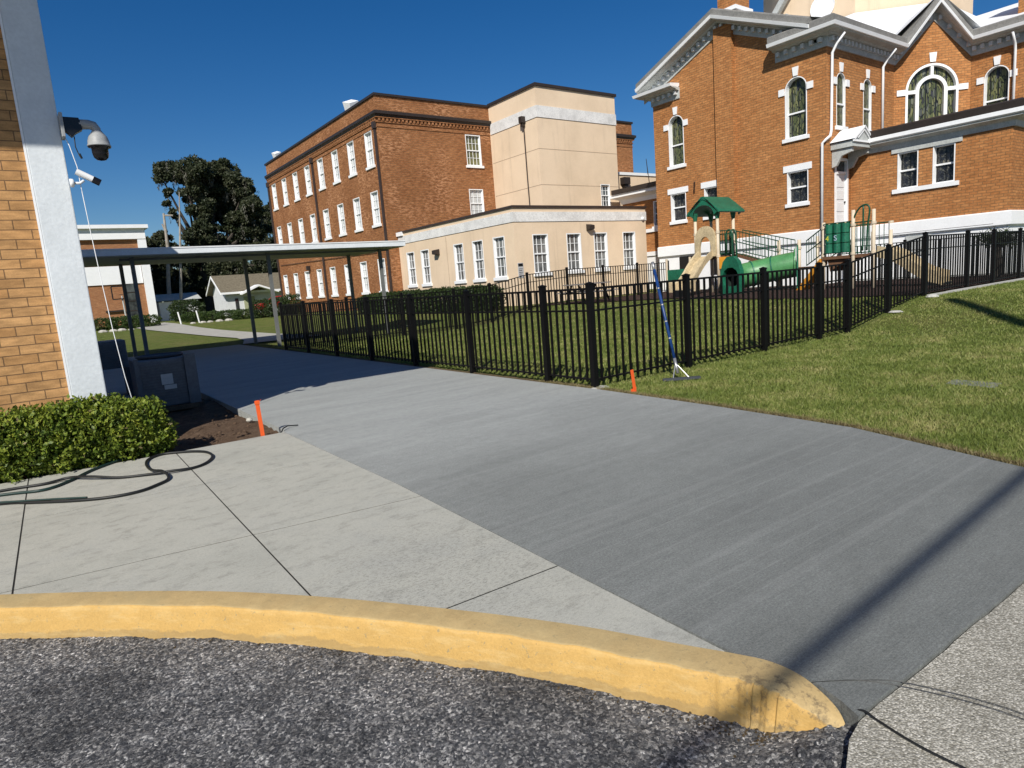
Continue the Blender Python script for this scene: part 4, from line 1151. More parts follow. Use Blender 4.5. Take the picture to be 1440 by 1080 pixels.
# downspouts
def spout(pts,name='downspout'):
    mb=MB(); mb.tube(pts,.052,8); mb.build(name,M['trim'],root,smooth=True)
spout([(26.0+.3,13.2,9.92),(26.22,13.45,9.6),(26.2,13.62,9.3),(26.2,13.66,6.45),(26.12,13.66,6.25),(25.9,13.72,6.1),(25.9,13.86,6.0),(25.9,13.88,2.0)])
spout([(30.55,13.2,9.92),(30.5,13.5,9.6),(30.45,13.66,9.3),(30.45,13.66,6.3)])
spout([(33.3,10.0,9.92),(33.6,10.0,9.6),(33.74,10.02,9.3),(33.74,10.02,6.2)])
# door
mb=MB(); mb.box(CX+.74,CX+1.56,CY+.05,CY+.12,2.73,4.85)
for k in range(4): mb.box(CX+.86,CX+1.44,CY+.03,CY+.05,2.9+k*.48,3.25+k*.48)
dr=mb.build('door',M['door'],root,bevel=.006)
mb=MB(); mb.lathe([(.001,0),(.035,0),(.035,.05),(.001,.06)],(CX+1.48,CY+.04,3.75),10,(0,-1,0)); h=mb.build('handle',M['brownpipe'],None); h.parent=dr; h.location=-wloc(dr)
mb=MB(); mb.box(CX+.74,CX+1.56,CY+.08,CY+.13,4.95,5.36); mb.build('transom',M['glassdark'],root)
mb=MB(); mb.box(CX+.62,CX+.735,CY-.03,CY+.1,2.72,5.45); mb.box(CX+1.565,CX+1.68,CY-.03,CY+.1,2.72,5.45); mb.box(CX+.735,CX+1.565,CY-.025,CY+.1,5.36,5.47); mb.box(CX+.735,CX+1.565,CY+.0,CY+.1,4.85,4.95); mb.build('door_frame',M['trim'],root)
# hood
hx0,hx1,hy=26.3,27.86,12.85
hc=(hx0+hx1)/2
mb=MB(); mb.poly([(hx0-.08,hy-.08,5.98),(hc,hy-.08,6.52),(hc,CY-.01,6.52),(hx0-.08,CY-.01,5.98)]); mb.poly([(hx1+.02,hy-.08,5.98),(hc,hy-.08,6.52),(hc,CY-.01,6.52),(hx1+.02,CY-.01,5.98)])
ho=mb.build('door_hood',M['trim'],root,recalc=False)
mb=MB(); mb.box(hx0,hx1,hy,CY-.012,5.72,5.95); mb.ext([(hx0,hy,5.95),(hx1,hy,5.95),(hc,hy,6.46)],(0,.1,0))
for x in (hx0+.08,hx1-.22): mb.ext([(x,CY-.02,5.05),(x,CY-.2,5.1),(x,CY-.4,5.45),(x,hy+.1,5.55),(x,hy+.1,5.719),(x,CY-.02,5.719)],(.13,0,0))
mb.build('hood_bracket',M['trimgrey'],root)
mb=MB(); mb.bar((hx0-.04,hy-.04,5.96),(hc,hy-.04,6.49),.07,.07); mb.bar((hx1,hy-.04,5.96),(hc,hy-.04,6.49),.07,.07); mb.box(hx0-.05,hx1+.0,hy-.06,hy-.001,5.88,5.95); mb.bar((hx0+.28,hy-.03,6.02),(hc,hy-.03,6.36),.04,.04); mb.bar((hx1-.28,hy-.03,6.02),(hc,hy-.03,6.36),.04,.04); mb.build('hood_trim',M['trim'],root)
# small flagpole bracket on wall
mb=MB(); mb.bar((25.98,20.1,5.05),(25.7,19.85,5.5),.06); mb.build('flag_bracket',M['brownpipe'],root)

# low wing
WX,WY=27.9,8.25
root=empty('church_wing',(WX,WY,0),'low flat roofed brick wing of the church with two leaded windows','church wing')
mb=MB()
wall(mb,(WX,CY-.01),(-1,0),CY-.01-WY,2.72,5.6,[(CY-.01-11.57-.37,CY-.01-11.57+.37,3.98,5.34),(CY-.01-10.34-.37,CY-.01-10.34+.37,3.98,5.34)])
wall(mb,(WX,WY),(0,-1),5.9,2.72,5.6)
mb.build('wall',M['churchbrick'],root)
tw=wintemplate(.74,1.36,1,1,'leaded',sill=False,fr=.04,deep=.24)
place_window(tw,root,(WX,11.57,3.98),(-1,0)); place_window(tw,root,(WX,10.34,3.98),(-1,0))
mb=MB(); mb.box(WX-.08,WX+.06,9.82,12.1,3.82,3.978); mb.build('sill',M['trim'],root)
mb=MB(); mb.box(WX-.05,WX-.002,9.75,12.15,5.341,5.52); mb.build('lintel_panel',M['trimgrey'],root)
pw=[(WX,CY-.02,0),(WX,WY,0),(33.8,WY,0)]
mb=MB(); sweep(mb,[(0,5.521),(.06,5.521),(.10,5.70),(.34,5.80),(.34,5.86),(0,5.86)],pw); mb.build('cornice',M['trimgrey'],root)
mb=MB(); sweep(mb,[(0,5.861),(.38,5.861),(.42,5.90),(.42,6.04),(0,6.045)],pw); mb.build('cornice_fillet',M['trim'],root)
mb=MB(); sweep(mb,[(-.2,6.046),(.37,6.046),(.40,6.28),(.3,6.34),(-.2,6.34)],pw); mb.box(WX+.19,33.8,WY+.19,CY-.02,6.04,6.25); mb.build('roof',M['darkcap'],root)
mb=MB(); sweep(mb,[(-.2,.2),(-.03,.2),(-.03,2.199),(-.2,2.199)],pw); mb.build('basement_wall',M['trim'],root)
mb=MB(); sweep(mb,[(-.1,2.2),(.04,2.2),(.08,2.24),(.08,2.68),(.0,2.72),(-.1,2.72)],pw); mb.build('water_table',M['trim'],root)
mb=MB(); mb.tube([(WX-.06,13.2,2.28),(WX-.06,8.7,2.3)],.025,6); mb.build('conduit',M['darkcap'],root)
mb=MB(); mb.box(WX-.02,WX+.05,10.7,11.6,1.4,2.15); mb.build('basement_opening',M['trimgrey'],root)

# palm shrub behind right fence
root=empty('palm_shrub',(25.2,7.7,g1(25,7.7)),'small dark palm poking above the right end of the fence','palm')
P_=[]
for i in range(26):
    a=random.uniform(0,2*math.pi); L=random.uniform(.5,.85); el=random.uniform(.3,1.3)
    b=Vector((25.2,7.7,g1(25,7.7)+1.15))
    for k in range(26):
        t=k/26; p=b+Vector((math.cos(a)*math.cos(el)*L*t,math.sin(a)*math.cos(el)*L*t,math.sin(el)*L*t-.35*t*t))
        P_+= [tuple(p)]*2
P_=np.array(P_); npmesh('fronds',leafcloud(P_,.22,aspect=.12,up=-.2),4,M['bushdark'],root)
mb=MB(); mb.tube([(25.2,7.7,.4),(25.2,7.7,1.7)],[.12,.08],8); mb.build('trunk',M['bark'],root)

# ================================================================== PLAYGROUND
PZ=.52
root=empty('play_structure',(21.6,14.5,PZ),'green and tan playground structure with slides, tube and roofed tower','playground structure')
def part(name,mb,mat,label=None,smooth=False,bevel=0,parent=None):
    o=mb.build(name,M[mat],parent or root,smooth=smooth,bevel=bevel)
    if label: o['label']=label
    return o
tx0,tx1,ty0,ty1=21.6,22.6,15.67,16.7
for x,y in ((tx0,ty0),(tx0,ty1),(tx1,ty0),(tx1,ty1)):
    mb=MB(); mb.tube([(x,y,PZ-.1),(x,y,3.55)],.06,12); part('post',mb,'tanpost',smooth=True)
    mb=MB(); mb.tube([(x,y,3.36),(x,y,3.66)],[.07,.12],10); part('post_cap',mb,'green')
    for z in (1.95,2.85): 
        mb=MB(); mb.tube([(x,y,z-.05),(x,y,z+.05)],.08,12); part('collar',mb,'tanpost')
# roof: gable facing -X, arched underside
xa,xb=tx0-.22,tx1+.42; yc=(ty0+ty1)/2
prof=[(ty0-.27,3.60),(ty0-.2,3.56),(yc-.3,4.02),(yc,4.12),(yc+.3,4.02),(ty1+.2,3.56),(ty1+.27,3.60),(ty1+.2,3.70),(yc+.06,4.24),(yc-.06,4.24),(ty0-.2,3.70)]
mb=MB()
K=len(prof)
# frustum-like: narrower ridge
mb.ext([(xa,y,z) for y,z in prof],(xb-xa,0,0))
part('tower_roof',mb,'green',bevel=.02)
mb=MB()
for x in (xa+.02,xb-.06):
    arch=[(ty0-.15,3.62)]+[(yc+.5*math.cos(math.pi-math.pi*k/10)*1.,3.50+.42*math.sin(math.pi*k/10)) for k in range(11)]+[(ty1+.15,3.62),(yc,4.14)]
    mb.ext([(x,y,z) for y,z in arch],(.05,0,0))
part('roof_gable',mb,'green')
mb=MB(); mb.box(tx0,tx1,ty0,ty1,1.85,1.95); part('deck',mb,'brownwood')
# slide hood panel (tan arch) on -X face
mb=MB(); K=14
outer=[(yc-.47,1.95)]+[(yc+.47*-math.cos(math.pi*k/K),2.45+.68*math.sin(math.pi*k/K)**.7) for k in range(K+1)]+[(yc+.47,1.95)]
inner=[(yc+.27,1.95)]+[(yc+.27*math.cos(math.pi*k/K),2.25+.48*math.sin(math.pi*k/K)) for k in range(K+1)]+[(yc-.27,1.95)]
for (o1,o2),(i1,i2) in zip(zip(outer[:-1],outer[1:]),zip(inner[::-1][:-1],inner[::-1][1:])):
    mb.ext([(tx0-.12,*o1),(tx0-.12,*o2),(tx0-.12,*i2),(tx0-.12,*i1)],(.1,0,0))
part('slide_hood',mb,'tan')
# rails in tower
def railing(p,q,h0,h1,n,mat='greenmetal',top2=None,name='guard_rail'):
    p=Vector(p);q=Vector(q); mb=MB()
    a0=p+V(0,0,h0);a1=q+V(0,0,h0);b0=p+V(0,0,h1);b1=q+V(0,0,h1)
    mb.tube([a0,a1],.022,6); mb.tube([b0,b1],.022,6)
    for k in range(n+1):
        t=k/n; mb.tube([a0+(a1-a0)*t,b0+(b1-b0)*t],.012,5)
    return part(name,mb,mat)
railing((tx1,ty0,1.95),(tx1,ty1,1.95),.05,.85,8)
railing((tx0+.0,ty0,1.95),(tx1,ty0,1.95),.08,.95,7)
# main slide down toward -X, lower left
sl0=Vector((21.55,yc,1.98)); sl1=Vector((19.75,16.15,.78))
mb=MB(); K=12; rows=[]
for k in range(K+1):
    t=k/K; c=sl0+(sl1-sl0)*t; c.z=1.98-(1.30*(t-.06*math.sin(2*math.pi*t)))
    if t>.86: c.z=max(c.z,.80)
    d=(sl1-sl0); d.z=0; d.normalize(); s_=Vector((-d.y,d.x,0))
    rows.append([c+s_*.34+V(0,0,.24),c+s_*.27+V(0,0,.22),c+s_*.24,c-s_*.24,c-s_*.27+V(0,0,.22),c-s_*.34+V(0,0,.24),c-s_*.32+V(0,0,-.05),c+s_*.32+V(0,0,-.05)])
k8=8; mb.add([p for r in rows for p in r],[(i*k8+j,i*k8+(j+1)%k8,(i+1)*k8+(j+1)%k8,(i+1)*k8+j) for i in range(K) for j in range(k8)]+[tuple(range(8)),tuple(K*8+j for j in range(8))])
part('slide',mb,'tan','steep tan slide from the roofed tower')
mb=MB(); mb.box(19.7,19.9,15.95,16.35,PZ,.78); part('slide_foot',mb,'dark')
# entry climber: two green arched rails with orange panel
for x in (21.9,22.15):
    mb=MB(); K=12; pts=[(x,15.2,PZ)]+[(x,15.25+.13-.13*math.cos(math.pi*k/K),2.72+.18*math.sin(math.pi*k/K)) for k in range(K+1)]+[(x,15.51,2.0)]
    mb.tube(pts,.035,8); part('climber_rail',mb,'greenmetal',smooth=True)
mb=MB(); mb.box(21.55,21.65,15.2,15.6,1.45,1.9); part('side_panel',mb,'orange')
# crawl tube with a bend
tp_=catmull([(20.98,14.62,1.10),(21.35,14.52,1.13),(21.72,14.22,1.2),(22.0,13.85,1.28),(22.2,13.42,1.36),(22.42,12.98,1.42)],5)
mb=MB(); n_t=len(tp_); half=tp_[:n_t//2+1]; rest=tp_[n_t//2:]
mb.tube([tuple(p) for p in tp_],[.455]*n_t,24,caps=False); part('crawl_tube',mb,'greenlt',smooth=True)
mb=MB(); mb.tube([tuple(p) for p in tp_],[.43]*n_t,24,caps=False); part('tube_lining',mb,'greendark',smooth=True)
for k in (9,17):
    mb=MB(); mb.tube([tuple(tp_[k]),tuple(tp_[k+1]*.45+tp_[k]*.55)],[.485,.485],24); part('tube_flange',mb,'green')
A=Vector((20.95,14.62,1.10)); ax=Vector((1,-.12,0)).normalized()
side=Vector((0,0,1)).cross(ax).normalized()
def P3(u,z,d=0): return Vector((A.x,A.y,PZ))+side*u+Vector((0,0,z))+ax*d
out=[(-.47,0),(-.50,.45),(-.46,.85),(-.34,1.18),(-.15,1.36),(.15,1.36),(.34,1.18),(.46,.85),(.50,.45),(.47,0)]
K=len(out); inn=[]
for i_,(u,z) in enumerate(out):
    a=-.9+(math.pi+1.8)*(1-i_/(K-1)); inn.append((.39*math.cos(a),.58+.39*math.sin(a)))
mb=MB()
for k in range(K-1): mb.ext([P3(*out[k],-.10),P3(*out[k+1],-.10),P3(*inn[k+1],-.10),P3(*inn[k],-.10)],ax*.18)
mb.ext([P3(*out[-1],-.10),P3(*out[0],-.10),P3(*inn[0],-.10),P3(*inn[-1],-.10)],ax*.18)
part('tube_entry',mb,'green')
B=Vector((22.42,12.98,1.42)); ax=Vector((.5,-.86,0)).normalized(); side=Vector((0,0,1)).cross(ax).normalized()
mb=MB(); c=B+ax*.02
out=[(-.62,-.85),(-.62,.35),(-.45,.6),(0,.68),(.45,.6),(.62,.35),(.62,-.85)]
mb.ext([c+side*u+Vector((0,0,z)) for u,z in out],ax*.06); part('tube_panel',mb,'green')
mb=MB(); mb.lathe([(.46,-.06),(.56,-.06),(.56,-.01),(.46,-.01),(.46,-.06)],B,24,ax,(0,0,1)); part('tube_collar',mb,'greenlt')
for x,y,z1 in ((22.6,13.75,2.34),(22.75,12.35,2.34),(23.2,13.3,2.3),(23.0,12.3,2.3)):
    mb=MB(); mb.tube([(x,y,PZ-.1),(x,y,z1)],.06,12); part('post',mb,'tanpost',smooth=True)
    mb=MB(); mb.tube([(x,y,1.95),(x,y,2.03)],.085,12); part('collar',mb,'tanpost')
mb=MB(); mb.ext([(22.5,13.6,1.2),(22.3,12.5,1.2),(23.0,12.4,1.2),(23.2,13.3,1.2)],(0,0,.1)); part('deck',mb,'brownwood')
# sloping bridge rails tower -> middle deck
def slope_rail(p,q,h,n,name='bridge_rail'):
    p=Vector(p);q=Vector(q);mb=MB()
    for hh in (0,h*.52,h): mb.tube([p+V(0,0,hh),q+V(0,0,hh)],.02,6)
    for k in range(n+1):
        t=k/n; a=p+(q-p)*t; mb.tube([a,a+V(0,0,h)],.012,5)
    part(name,mb,'greenmetal')
slope_rail((22.5,15.6,2.05),(22.35,13.6,1.45),.85,14); slope_rail((23.1,15.6,2.05),(23.1,13.4,1.45),.85,14)
mb=MB(); mb.ext([(22.5,15.6,1.9),(22.35,13.5,1.25),(22.35,13.5,1.32),(22.5,15.6,1.98)],(.62,0,0)); part('bridge_deck',mb,'brownwood')
# right deck and second bridge
slope_rail((22.1,12.4,1.35),(21.75,11.5,1.8),.85,8); slope_rail((22.9,12.3,1.35),(22.7,11.5,1.8),.85,8)
for x,y,z1 in ((21.6,11.52,2.72),(21.5,10.5,3.0),(21.5,9.87,2.95),(22.6,11.5,2.3),(22.6,10.4,2.3),(22.5,9.8,2.3)):
    mb=MB(); mb.tube([(x,y,PZ-.1),(x,y,z1)],.055,12); part('post',mb,'tanpost',smooth=True)
    mb=MB(); mb.tube([(x,y,2.5),(x,y,2.58)],.08,12); mb.tube([(x,y,1.6),(x,y,1.68)],.08,12); part('collar',mb,'tanpost')
mb=MB(); mb.box(21.5,22.6,9.87,11.5,1.5,1.6); part('deck',mb,'brownwood')
# tic tac toe panel
xp=21.52; tp=MB(); ya,yb=10.62,11.42
tp.tube([(xp,ya-.06,2.66),(xp,yb+.06,2.66)],.018,6); 
tp.tube([(xp,ya-.06,1.70),(xp,yb+.06,1.70)],.018,6)
tp.box(xp+.02,xp+.04,ya,yb,1.70,2.66)
tpo=part('game_panel',tp,'greenmetal')
for i in range(3):
    for j in range(3):
        y=yb-(i+.5)*(yb-ya)/3; z=2.64-(j+.5)*.315
        mb=MB(); mb.tube([(xp,y,z-.145),(xp,y,z+.145)],.125,14); o=mb.build('roller',M['green'],tpo,smooth=False)
        mb=MB(); mb.tube([(xp,y,z+.145),(xp,y,z+.17)],.03,8); o=mb.build('roller_pin',M['tan'],tpo)
def digits(txt,y,z,col):
    c=bpy.data.curves.new('marking','FONT'); c.body=txt; c.size=.24; c.extrude=.002; c.align_x='CENTER'; c.align_y='CENTER'
    o=bpy.data.objects.new('marking',c); COL.objects.link(o)
    me=bpy.data.meshes.new_from_object(o); bpy.data.objects.remove(o)
    me.materials.append(col); o=bpy.data.objects.new('marking',me); COL.objects.link(o); o.parent=tpo
    o.location=Vector((xp-.128,y,z))-wloc(tpo); o.rotation_euler=(R(90),0,R(-90))
M['yel']=painted('yellow_marking',(.6,.6,.05),.6,.0); M['lav']=painted('lavender_marking',(.4,.5,.6),.6,.0)
digits('4',yb-.13,2.17,M['yel']); digits('S',yb-.40,2.17,M['lav'])
# arch climber
for y in (9.95,10.25):
    mb=MB(); K=14
    pts=[(21.5,10.55,2.5),(21.48,10.45,2.8),(21.45,10.3,3.02),(21.42,10.15,3.1),(21.4,10.0,3.08),(21.4,9.95,2.9),(21.42,10.02,2.4),(21.45,10.05,1.7)] if y<10 else [(21.42,10.15,3.1),(21.45,10.17,2.4),(21.45,10.18,1.7)]
    mb.tube([tuple(p) for p in catmull(pts,5)],.028,8); part('climber_arch',mb,'greenmetal',smooth=True)
railing((21.5,9.9,1.6),(21.5,10.5,1.6),.05,1.0,5)
mb=MB()
for k in range(4): mb.lathe([(.001,.0),(.07,.0),(.07,.05),(.001,.05)],(21.42,9.95+k*.16,2.62),10,(-1,0,0))
part('rail_knob',mb,'tan')
railing((22.6,9.9,1.6),(22.6,11.4,1.6),.05,.95,10)
# second slide: broad tan, runs to the right (toward -Y/+X)
rows=[];K=14; s0=Vector((21.9,9.75,1.66)); s1=Vector((21.9,8.0,.74))
mb=MB()
for k in range(K+1):
    t=k/K; c=s0+(s1-s0)*t; c.z=1.66-.90*(t-.08*math.sin(2*math.pi*t))
    s_=Vector((1,0,0)); w_=.42
    rows.append([c+s_*w_+V(0,0,.16),c+s_*(w_-.07)+V(0,0,.15),c+s_*(w_-.1),c-s_*(w_-.1),c-s_*(w_-.07)+V(0,0,.15),c-s_*w_+V(0,0,.16),c-s_*w_+V(0,0,-.2),c+s_*w_+V(0,0,-.2)])
mb.add([p for r in rows for p in r],[(i*k8+j,i*k8+(j+1)%k8,(i+1)*k8+(j+1)%k8,(i+1)*k8+j) for i in range(K) for j in range(k8)]+[tuple(range(8)),tuple(K*8+j for j in range(8))])
part('slide',mb,'tan','wide tan double slide at the right end')
mb=MB(); mb.box(21.6,22.2,7.9,8.4,PZ,.62); part('slide_foot',mb,'tan')
mb=MB(); mb.ext([(21.75,12.35,PZ),(21.5,11.6,1.35),(21.5,11.6,1.55),(21.75,12.6,PZ)],(.5,0,0)); part('step_ladder',mb,'orange','orange sloping step ladder')
mb=MB(); mb.ext([(21.6,11.4,1.5),(21.6,10.7,1.5),(21.6,11.3,1.1)],(.9,0,0)); part('deck_brace',mb,'brownwood')

# playhouse-like green panel beyond the slide
root2=empty('activity_board',(24.0,19.3,.52),'low green activity board on tan posts by the basement wall','activity board')
for y in (19.9,18.6):
    mb=MB(); mb.tube([(23.6,y,.4),(23.6,y,2.05)],.05,10); mb.build('post',M['tanpost'],root2)
mb=MB(); mb.box(23.57,23.63,18.66,19.84,1.0,1.55); mb.build('panel',M['green'],root2)
mb=MB(); mb.box(23.5,24.4,18.7,19.8,.52,1.0); mb.build('bench_base',M['tan'],root2,bevel=.03)
# picnic table
root=empty('picnic_table',(17.9,19.2,.5),'grey picnic table inside the playground fence','picnic table')
mb=MB()
for k in range(4): mb.box(17.0,18.9,18.83+k*.19,18.83+k*.19+.17,1.25,1.29)
mb.build('tabletop',M['picnic'],root)
for y in (18.4,19.75):
    mb=MB(); mb.box(17.0,18.9,y,y+.25,.95,.99); mb.build('bench',M['picnic'],root)
for x in (17.3,18.6):
    mb=MB(); mb.bar((x,18.6,.45),(x,19.0,1.25),.06); mb.bar((x,19.8,.45),(x,19.4,1.25),.06); mb.bar((x,18.5,.93),(x,19.9,.93),.06); mb.build('leg',M['black'],root)

# ================================================================== SMALL THINGS
def stake(x,y,h,lean,label):
    r=empty('survey_stake',(x,y,0),label,'stake','orange survey stakes beside the slab')
    a=Vector((x,y,-.05)); b=Vector((x+lean[0],y+lean[1],h))
    mb=MB(); mb.bar(a,b,.045,.014); mb.build('stake',M['stakeorange'],r)
    mb=MB(); z=h*.94 if h>.33 else .03
    mb.obox((x+lean[0]*.9,y+lean[1]*.9,z),(.028,0,0),(0,.012,0),(0,0,.02)); mb.bar((x+lean[0]*.9+.02,y+lean[1]*.9,z),(x+lean[0]*.9+.045,y-.01,z+.035),.01,.004); mb.build('ribbon',M['stakeorange'],r)
stake(2.02,7.98,.43,(-.015,0),'upright orange survey stake in the soil between old and new concrete')
stake(6.36,5.98,.31,(-.03,0.02),'leaning orange survey stake in the grass edge near the fence corner')
# broom / rake leaning on fence
root=empty('concrete_broom',(7.4,6.07,0),'long handled blue concrete broom leaning on the fence','broom')
hd=Vector((7.42,6.12,.06)); tp=Vector((7.66,6.73,1.72)); hd2=hd+(tp-hd)*.02
md=hd2+(tp-hd2)*.13; md2=hd2+(tp-hd2)*.93
mb=MB(); mb.tube([md,md2],.023,10); mb.build('handle',M['blue'],root,smooth=True)
mb=MB(); mb.tube([hd2,md],.024,10); mb.tube([md2,tp],.024,10)
for k in (.3,.45,.6,.75): 
    p=hd2+(tp-hd2)*k; q=hd2+(tp-hd2)*(k+.012); mb.tube([p,q],.0245,10)
mb.build('ferrule',M['alu'],root,smooth=True)
mb=MB(); bx=Vector((.80,-.6,0)).normalized(); bc=Vector((7.40,6.05,.025)); mb.obox(bc,bx*.27,Vector((.6,.8,0))*.03,Vector((0,0,.018))); mb.build('blade',M['acdark'],root)
mb=MB(); mb.tube([bc-bx*.12,hd2+(tp-hd2)*.09],.008,6); mb.tube([bc+bx*.12,hd2+(tp-hd2)*.09],.008,6); mb.build('brace',M['alu'],root)
# hose
H=[(-2.6,8.0),(-1.5,7.75),(-.48,7.50),(-.16,7.42),(.2,7.62),(.45,7.9),(.56,8.06)]
root=empty('garden_hose',(.3,7.3,0),'dark garden hose looped on the pale pavement','hose')
def hose(pts,mat,r=.0135,z=.016,name='hose_section'):
    p=[tuple((q.x,q.y,z+q.z)) for q in catmull([(x,y,(w if len(c_)>2 else 0)) for c_ in pts for (x,y,w) in [(*c_,0) if len(c_)==2 else c_]],9)]
    mb=MB(); mb.tube(p,r,8); mb.build(name,M[mat],root,smooth=True)
hose([(-2.6,8.1),(-1.5,7.9),(-.49,7.52),(-.16,7.36),(.05,7.52),(.25,7.82),(.48,8.04),(.62,8.12)],'hosegreen')
hose([(-2.6,7.9),(-1.6,7.82),(-.487,7.70),(-.15,7.62),(.06,7.62,.012),(.24,7.40,.024),(.45,7.22),(.66,7.10),(.86,6.98,.012),(1.06,6.97),(1.21,7.08),(1.315,7.32),(1.315,7.58),(1.22,7.76),(1.08,7.88),(.93,7.95),(.80,7.86),(.735,7.66),(.72,7.40),(.735,7.18,.012),(.79,6.98,.03),(.815,6.82,.012),(.79,6.70),(.70,6.60),(.56,6.50),(.40,6.49),(.22,6.56),(0,6.72),(-.25,6.95),(-.5,7.17),(-1.4,7.6),(-2.6,7.75)],'rubber')
mb=MB(); mb.tube([(-.9,7.38,.03),(-.5,7.165,.032),(-.1,6.84,.032),(.15,6.62,.032)],.009,6); mb.build('hose_section',M['hosegreen'],root)
# cables at kerb nose
root=empty('loose_cable',(2.1,.9,0),'thick black cable lying on the aggregate sidewalk by the kerb nose','cable')
mb=MB(); mb.tube([tuple(p) for p in catmull([(2.14,1.05,-.02),(2.15,1.005,.004),(2.14,.95,.0),(2.115,.83,.0),(2.11,.70,.0),(2.13,.45,.0),(2.3,.1,.0)],6)],.0042,6); mb.build('cable',M['rubber'],root)
mb=MB()
for dx in (0,.03): mb.tube([tuple(p) for p in catmull([(2.18,1.21,.0),(2.235,1.165,.002),(2.31,1.10,.003),(2.37+dx,1.01,.003),(2.43+dx,.88,.003),(2.47+dx,.76,.003),(2.49+dx,.63,.003),(2.5+dx,.3,.003)],6)],.0014,5)
setp(mb.build('thin_wire',M['rubber']),'pair of thin dark wires curving over the sidewalk','wire')
mb=MB(); mb.obox((2.04,.71,.0),(.018,.006,0),(-.004,.010,.002),(0,0,.003)); setp(mb.build('dark_chip',M['rubber']),'dark flat chip lying on the aggregate sidewalk','debris')
mb=MB(); mb.tube([(2.22,7.95,-.02),(2.28,8.02,.03),(2.36,8.1,.035),(2.5,8.14,.012)],.008,6); setp(mb.build('cable_stub',M['rubber']),'short black cable stub on the slab corner','cable')
mb=MB(); mb.ext([(8.95,3.15,-.03),(8.65,3.12,-.03),(8.62,2.62,-.03),(8.92,2.64,-.03)],(0,0,.032)); setp(mb.build('valve_cover',M['cover'],bevel=.01),'flat grey utility cover sunk in the lawn','utility cover')
# leaves and sticks on lawn
mb=MB()
for i in range(40):
    x=random.uniform(6.6,16); y=random.uniform(1.6,6.2); z=g1(x,y)+.02; a=random.uniform(0,3.1); s=random.uniform(.012,.03)
    mb.poly([(x-math.cos(a)*s,y-math.sin(a)*s,z),(x+math.sin(a)*s*.5,y-math.cos(a)*s*.5,z+.006),(x+math.cos(a)*s,y+math.sin(a)*s,z+.004),(x-math.sin(a)*s*.5,y+math.cos(a)*s*.5,z+.008)])
setp(mb.build('fallen_leaves',M['drygrass'],recalc=False),'dry fallen leaves scattered on the front lawn','leaves',kind='stuff')
mb=MB()
for i in range(70):
    x=random.uniform(.9,2.3); y=random.uniform(8.05,10.6); s=random.uniform(.006,.03); 
    mb.lathe([(.001,s*.7),(s*.8,s*.4),(s,0),(s*.6,-s*.3)],(x,y,-.035+random.uniform(-.01,.02)),6,(random.uniform(-.5,.5),random.uniform(-.5,.5),1))
setp(mb.build('soil_clods',M['soil']),'clods of soil in the bed beside the slab','soil clods',kind='stuff')
mb=MB(); mb.lathe([(.001,.035),(.03,.03),(.045,0),(.03,-.02)],(2.18,9.2,-.0),8); setp(mb.build('pebble',M['stone']),'single white stone beside the slab edge behind the orange stake','stone')

# ================================================================== FAR LEFT
# gym
root=empty('gym_building',(9.6,70.35,.4),'far orange brick gym with white bands','building')
Gy=70.35
mb=MB(); mb.box(-12,9.05,Gy,90,.2,9.0); mb.build('wall',M['gymbrick'],root)
mb=MB(); mb.box(-12,9.75,Gy-.35,90,8.15,9.1); mb.build('upper_band',M['trim'],root)
mb=MB(); mb.box(-12,10.05,Gy-.7,90.3,9.1,9.42); mb.build('roof',M['trim'],root)
mb=MB(); mb.box(-12,9.0,Gy-.12,Gy-.005,4.1,5.75); mb.build('lower_band',M['trim'],root)
mb=MB(); mb.box(9.05,9.75,Gy-.3,90,.2,8.15); mb.build('corner_pilaster',M['trim'],root)
mb=MB(); mb.box(7.35,8.15,Gy-.1,Gy-.02,.75,4.05)
w_=mb.build('window',M['glassdark'],root)
mb=MB()
for z in (1.6,2.5,3.3): mb.box(7.35,8.15,Gy-.14,Gy-.11,z-.04,z+.04)
c=mb.build('window_bars',M['darkcap'],root)
mb=MB(); mb.box(5.6,7.05,Gy-.2,Gy-.02,1.6,1.75); mb.build('pipe_rail',M['darkcap'],root)
# hoop
root=empty('basketball_hoop',(6.45,64,.35),'basketball hoop on a thin pole in front of the gym','basketball hoop')
mb=MB(); mb.tube([(6.5,64,.2),(6.45,64,2.9)],.06,8); mb.build('pole',M['trimgrey'],root)
mb=MB(); z0,z1,x0,x1=2.65,3.7,5.75,6.75
for a,b in (((x0,z0),(x1,z0)),((x1,z0),(x1,z1)),((x1,z1),(x0,z1)),((x0,z1),(x0,z0))): mb.bar((a[0],63.9,a[1]),(b[0],63.9,b[1]),.09)
mb.build('backboard_frame',M['dark'],root)
mb=MB(); mb.lathe([(.23,-.015),(.25,-.015),(.25,.015),(.23,.015),(.23,-.015)],(6.45,63.6,3.0),16); mb.build('rim',M['dark'],root)
